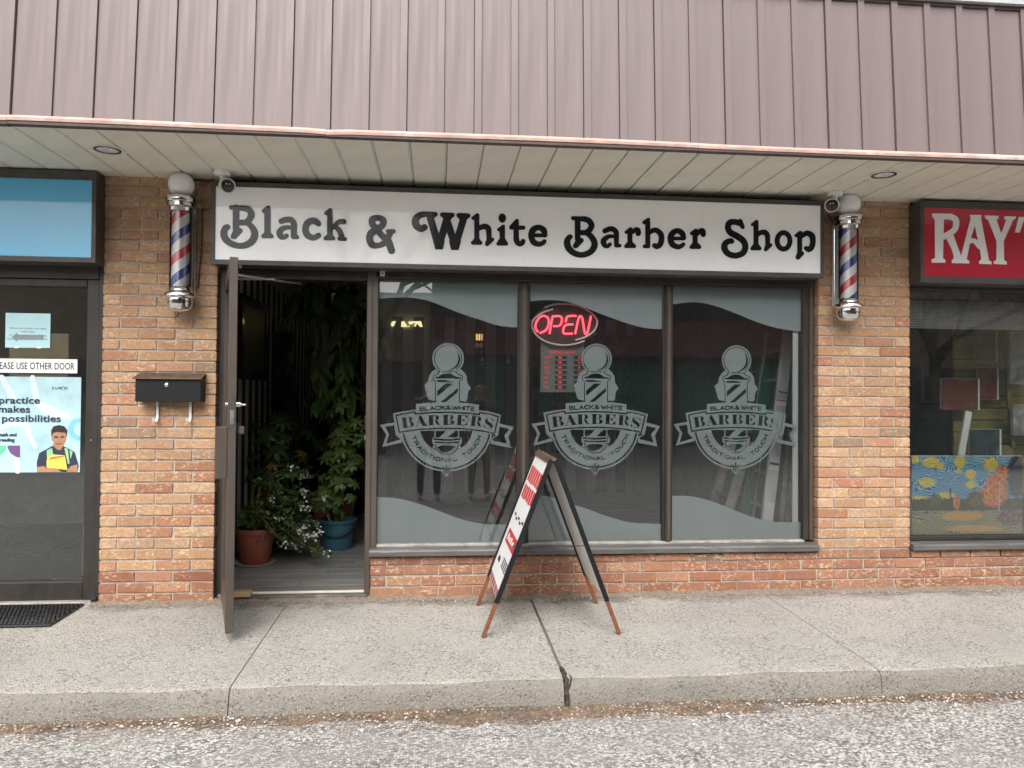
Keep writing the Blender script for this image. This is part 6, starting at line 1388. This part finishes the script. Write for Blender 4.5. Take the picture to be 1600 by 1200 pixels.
    tr = math_(n, 'MULTIPLY', math_(n, 'LESS_THAN', math_(n, 'ABSOLUTE', math_(n, 'SUBTRACT', sp.outputs[0], .345)), .008), math_(n, 'MULTIPLY', math_(n, 'GREATER_THAN', h, .31), math_(n, 'LESS_THAN', h, .60)))
    c = mixc(n, tr, c, (.05, .06, .08))
    n.links.new(c, p.inputs['Base Color']); p.inputs['Roughness'].default_value = .6
mk_autumn()
pa0, pa1, paz0, paz1 = X(1425, .13), X(1597, .13), .36, Z(713, .13, 1500)
pt_ = thing('autumn_painting', (pa0, .13, paz0), 'large colourful painting of orange autumn trees under swirling blue sky', 'painting')
MB().box(pa0, pa1, .13, .134, paz0, paz1).build('front', 'art_autumn', pt_); MB().box(pa0, pa1, .1345, .16, paz0, paz1+.004).build('stretcher', 'paper_white', pt_)

# ================================================================ ACROSS THE PARKING LOT (seen in the glass)
def far_building(name, label, x0, x1, y, h, wallm, fascia=None, fz=(2.6, 3.6), lower=None, nwin=3, gz=-0.165):
    t = thing(name, ((x0+x1)/2, y, gz), label, 'building')
    MB().box(x0, x1, y-9, y, gz, h).build('wall', wallm, t); MB().box(x0-.1, x1+.1, y-9.1, y+.12, h, h+.2).build('roof', 'far_grey', t)
    if fascia: MB().box(x0, x1, y+.005, y+.7, *fz).build('fascia', fascia, t)
    wdt = (x1-x0)/nwin
    for i in range(nwin):
        a_ = x0+wdt*(i+.12); b_2 = x0+wdt*(i+.88); f = MB().box(a_-.06, b_2+.06, y+.003, y+.05, .72, 2.36).build('window', lower or 'bronze', t); MB().box(a_, b_2, y+.052, y+.06, .8, 2.28).build('pane', 'far_dark' if not lower else lower, f)
    MB().box(x0+wdt*.95, x0+wdt*.95+.9, y+.003, y+.07, gz, 2.1).build('door', 'bronze', t)
    return t
far_building('brick_building', 'brown brick building across the lot, reflected in the first pane', -9, -0.25, -17.4, 4.15, 'far_brick', nwin=4)
far_building('red_store', 'store with red fascia and green shopfront, reflected in the middle pane', -0.2, 12, -17.6, 8.6, 'far_upper', 'far_red', (2.55, 3.62), 'far_green', 5)
far_building('brown_building', 'brown building across the lot, reflected in the art shop window', 12.4, 26, -18, 8.0, 'far_brick', nwin=4)
far_building('grey_building', 'long grey building across the lot, reflected in the neighbour door', -28, -9.6, -19, 5.0, 'far_brick', nwin=5)
def bare_tree(name, label, loc, h, seed):
    rnd = random.Random(seed); t = thing(name, loc, label, 'tree'); lim = MB(); tw = MB()
    base = Vector(loc); th = h*.34
    tp_ = [base+Vector((rnd.gauss(0, .04)*k, rnd.gauss(0, .04)*k, th*k/5)) for k in range(6)]
    MB().tube(tp_, [h*.024*(1-.07*k) for k in range(6)], 12).build('trunk', 'bark', t, smooth=True)
    def grow(p, d, L, r, lvl):
        pts = [p]; q = p; dd = d.copy()
        for k in range(4):
            dd = (dd+Vector((rnd.gauss(0, .16), rnd.gauss(0, .16), rnd.gauss(.04, .12)))).normalized(); q = q+dd*L/4; pts.append(q)
        (lim if lvl < 2 else tw).tube(pts, [r*(1-.13*k) for k in range(5)], 6 if lvl < 2 else 4, caps=False)
        if lvl < 4:
            for k in range(rnd.choice((3, 3, 4))):
                a_ = pts[rnd.choice((2, 3, 4, 4))]; nd = (dd+Vector((rnd.gauss(0, .6), rnd.gauss(0, .6), rnd.gauss(.15, .4)))).normalized(); grow(a_, nd, L*rnd.uniform(.55, .8), r*.55, lvl+1)
    for k in range(5):
        a_ = k*1.26+rnd.random(); grow(tp_[-1]-Vector((0, 0, .25*(k % 3))), Vector((math.cos(a_)*.8, math.sin(a_)*.8, .8)).normalized(), h*.28, h*.012, 0)
    lim.build('limbs', 'bark', t, smooth=True); o = tw.build('twigs', 'bark', t); tag(o, kind='stuff')
bare_tree('bare_tree', 'bare tree across the lot, reflected in the shop sign', (-1.5, -14.5, -.165), 9, 4); bare_tree('bare_tree', 'bare tree in front of the red store, reflected in the panes', (3.2, -15.2, -.165), 7.5, 8); bare_tree('bare_tree', 'bare tree across the lot, reflected in the art shop window', (13.5, -14.5, -.165), 8, 15)
def car(name, label, loc, rz, paint):
    t = thing(name, loc, label, 'car'); mtx = Matrix.Translation(loc) @ Matrix.Rotation(rz, 4, 'Z')
    side = [(-2.2, .35), (-2.25, .6), (-2.15, .82), (-1.5, .92), (-1.0, 1.0), (1.2, 1.02), (1.95, .98), (2.15, .85), (2.2, .5), (2.15, .3), (-2.1, .28)]
    cab = [(-1.05, .98), (-.35, 1.42), (.75, 1.46), (1.55, 1.02)]
    b = MB().prism(side, -.88, .88); b.v = [mtx @ Vector(v) for v in b.v]; b.build('body', paint, t, bevel=.06, seg=2)
    b = MB(); k = len(cab); vs = [(x, -.72+.16*(z-1)*0, z) for x, z in cab]+[(x, .72, z) for x, z in cab]; vs = [(x, y*(1-.22*(z-1)/.46), z) for x, y, z in vs]
    b.add([mtx @ Vector(v) for v in vs], [tuple(range(k)), tuple(range(2*k-1, k-1, -1))]+[(i, k+i, k+(i+1) % k, (i+1) % k) for i in range(k)]).build('cabin_glass', 'far_dark', t, bevel=.03)
    b = MB(); vs = [mtx @ Vector(v) for v in ((-.33, -.60, 1.425), (.72, -.60, 1.465), (.72, .60, 1.465), (-.33, .60, 1.425), (-.33, -.60, 1.46), (.72, -.60, 1.50), (.72, .60, 1.50), (-.33, .60, 1.46))]
    b.add(vs, [(0, 1, 2, 3), (4, 7, 6, 5), (0, 4, 5, 1), (3, 2, 6, 7), (0, 3, 7, 4), (1, 5, 6, 2)]).build('roof', paint, t, bevel=.01)
    for x in (-1.35, 1.35):
        for y in (-.80, .80):
            w_ = MB().lathe([(.2, -.1), (.31, -.1), (.33, -.06), (.33, .06), (.31, .1), (.2, .1)], (0, 0, 0), 24, mtx @ Matrix.Translation((x, y*1.02, .33)) @ Matrix.Rotation(R(90), 4, 'X')).build('wheel', 'tyre', t, smooth=True)
            MB().lathe([(.2, -.104), (.05, -.115), (.001, -.115)], (0, 0, 0), 16, mtx @ Matrix.Translation((x, y*1.02, .33)) @ Matrix.Rotation(R(90 if y < 0 else -90)*-1 if False else R(90), 4, 'X')).build('rim', 'steel', w_, smooth=True)
    for y in (-.6, .6): b = MB().box(-2.235, -2.18, y-.17, y+.17, .62, .74, mtx); b.build('headlight', 'milk_glass', t, bevel=.01)
car('parked_car', 'dark teal car parked across the lot, reflected in the art shop window', (11.2, -11.5, -.165), R(8), 'car_paint')

# ================================================================ PEOPLE (reflected in the first pane)
def person(label, loc, coat, trousers, pose, tallness=1.0):
    t = thing('person', loc, label, 'person')
    V, E_, Rr = [], [], []
    def vtx(p, r): V.append(Vector(p)*tallness); Rr.append(r*tallness); return len(V)-1
    def chain(i, lst):
        for p, r in lst:
            j = vtx(p, r); E_.append((i, j)); i = j
        return i
    pel = vtx((0, 0, .95), .15)
    ch = chain(pel, [((0, 0, 1.12), .14), ((0, .01, 1.30), .165), ((0, 0, 1.43), .11)])
    nk = chain(ch, [((0, .01, 1.50), .055), ((0, .02, 1.57), .062)]); chain(nk, [((0, .035, 1.645), .092), ((0, .025, 1.72), .080)])
    hands = []
    for s in (-1, 1):
        kn, ft = pose['leg'][s]
        chain(pel, [((s*.10, 0, .88), .105), ((s*.11, .01+kn, .50), .065), ((s*.12, .0+kn*.5, .28), .060), ((s*.12, ft, .10), .045), ((s*.125, ft+.05, .045), .042), ((s*.135, ft+.16, .035), .035)])
        sh = chain(ch, [((s*.17, 0, 1.42), .07)])
        el, wr = pose['arm'][s]; w_ = chain(sh, [(el, .048), (tuple((np.array(el)+np.array(wr))/2), .043), (wr, .030)])
        d = (Vector(wr)-Vector(el)).normalized(); lat = d.cross(Vector((0, 0, 1)) if abs(d.z) < .8 else Vector((0, 1, 0))).normalized()
        pm_ = chain(w_, [(tuple(Vector(wr)+d*.05), .030)])
        for k, (o_2, l) in enumerate(((-.027, .062), (-.009, .074), (.009, .07), (.027, .055))):
            b0 = Vector(wr)+d*.085+lat*o_2; chain(pm_, [(tuple(b0), .0095), (tuple(b0+d*l*.55+Vector((0, 0, -.006))), .0085), (tuple(b0+d*l*.9+Vector((0, .01, -.022))), .0075)])
        chain(w_, [(tuple(Vector(wr)+d*.035-lat*s*.035), .0115), (tuple(Vector(wr)+d*.075-lat*s*.05), .010)])
    me = bpy.data.meshes.new('body'); me.from_pydata([tuple(v) for v in V], E_, []); o = link('body', me, None, t); o.location = loc
    o.matrix_parent_inverse = Matrix.Translation(-Vector(loc))
    m_ = o.modifiers.new('s', 'SKIN'); me.skin_vertices or None
    for i, sv in enumerate(me.skin_vertices[0].data): sv.radius = (Rr[i], Rr[i]); sv.use_root = (i == 0)
    o.modifiers.new('u', 'SUBSURF').levels = 1; o.modifiers['u'].render_levels = 1
    dg = bpy.context.evaluated_depsgraph_get(); em = bpy.data.meshes.new_from_object(o.evaluated_get(dg)); o.modifiers.clear(); o.data = em
    for nm in (coat, trousers, 'skin', 'shoe', 'hair'): em.materials.append(MATS[nm])
    wrs = [Vector(pose['arm'][s][1])*tallness for s in (-1, 1)]
    for p in em.polygons:
        c = p.center; p.use_smooth = True; z = c.z/tallness
        if z < .085: k = 3
        elif z < .97 and abs(c.x) < .26*tallness and c.y < .3: k = 1
        elif z > 1.49: k = 4 if (z > 1.71 or c.y < -.02) else 2
        else: k = 0
        if min((c-w2).length for w2 in wrs) < .17*tallness and (min((c-w2).length for w2 in wrs) < .02*tallness or any((c-Vector(pose['arm'][s][1])*tallness).dot((Vector(pose['arm'][s][1])-Vector(pose['arm'][s][0]))) > 0 and (c-Vector(pose['arm'][s][1])*tallness).length < .17 for s in (-1, 1))): k = 2
        p.material_index = k
    hd = Vector((0, .055, 1.66))*tallness+Vector(loc)
    for s in (-1, 1): MB().lathe([(.001, -.008), (.008, 0), (.001, .008)], tuple(hd+Vector((s*.032, .064, .012))), 8).build('eye', 'ink', t, smooth=True); MB().lathe([(.001, -.03), (.014, 0), (.001, .03)], tuple(hd+Vector((s*.092, -.02, 0))), 8).build('ear', 'skin', t, smooth=True)
    MB().tube([hd+Vector((0, .062, .015)), hd+Vector((0, .088, -.018)), hd+Vector((0, .066, -.024))], [.008, .013, .006], 8).build('nose', 'skin', t, smooth=True); MB().tube([hd+Vector((-.022, .060, -.052)), hd+Vector((0, .068, -.055)), hd+Vector((.022, .060, -.052))], .005, 6).build('mouth', 'print_red', t)
    return t
person('person in dark trousers and jacket holding up a phone, reflected in the glass', (-.12, -5.95, -.165), 'jacket', 'trouser_dark', {'leg': {-1: (.0, -.02), 1: (.02, .02)}, 'arm': {-1: ((-.24, .10, 1.20), (-.05, .36, 1.38)), 1: ((.24, .10, 1.20), (.05, .36, 1.38))}})
ph = tag(box('phone', 'black_plastic', None, -.20, -.04, -5.505, -5.497, 1.255, 1.335, bevel=.003), 'black phone held up by the person in dark trousers', 'phone')
person('person in khaki trousers standing beside the photographer, reflected in the glass', (.62, -6.05, -.165), 'jacket_green', 'trouser_khaki', {'leg': {-1: (.0, 0), 1: (.03, .05)}, 'arm': {-1: ((-.27, -.03, 1.16), (-.27, .05, .90)), 1: ((.27, -.03, 1.16), (.28, .06, .90))}}, .98)
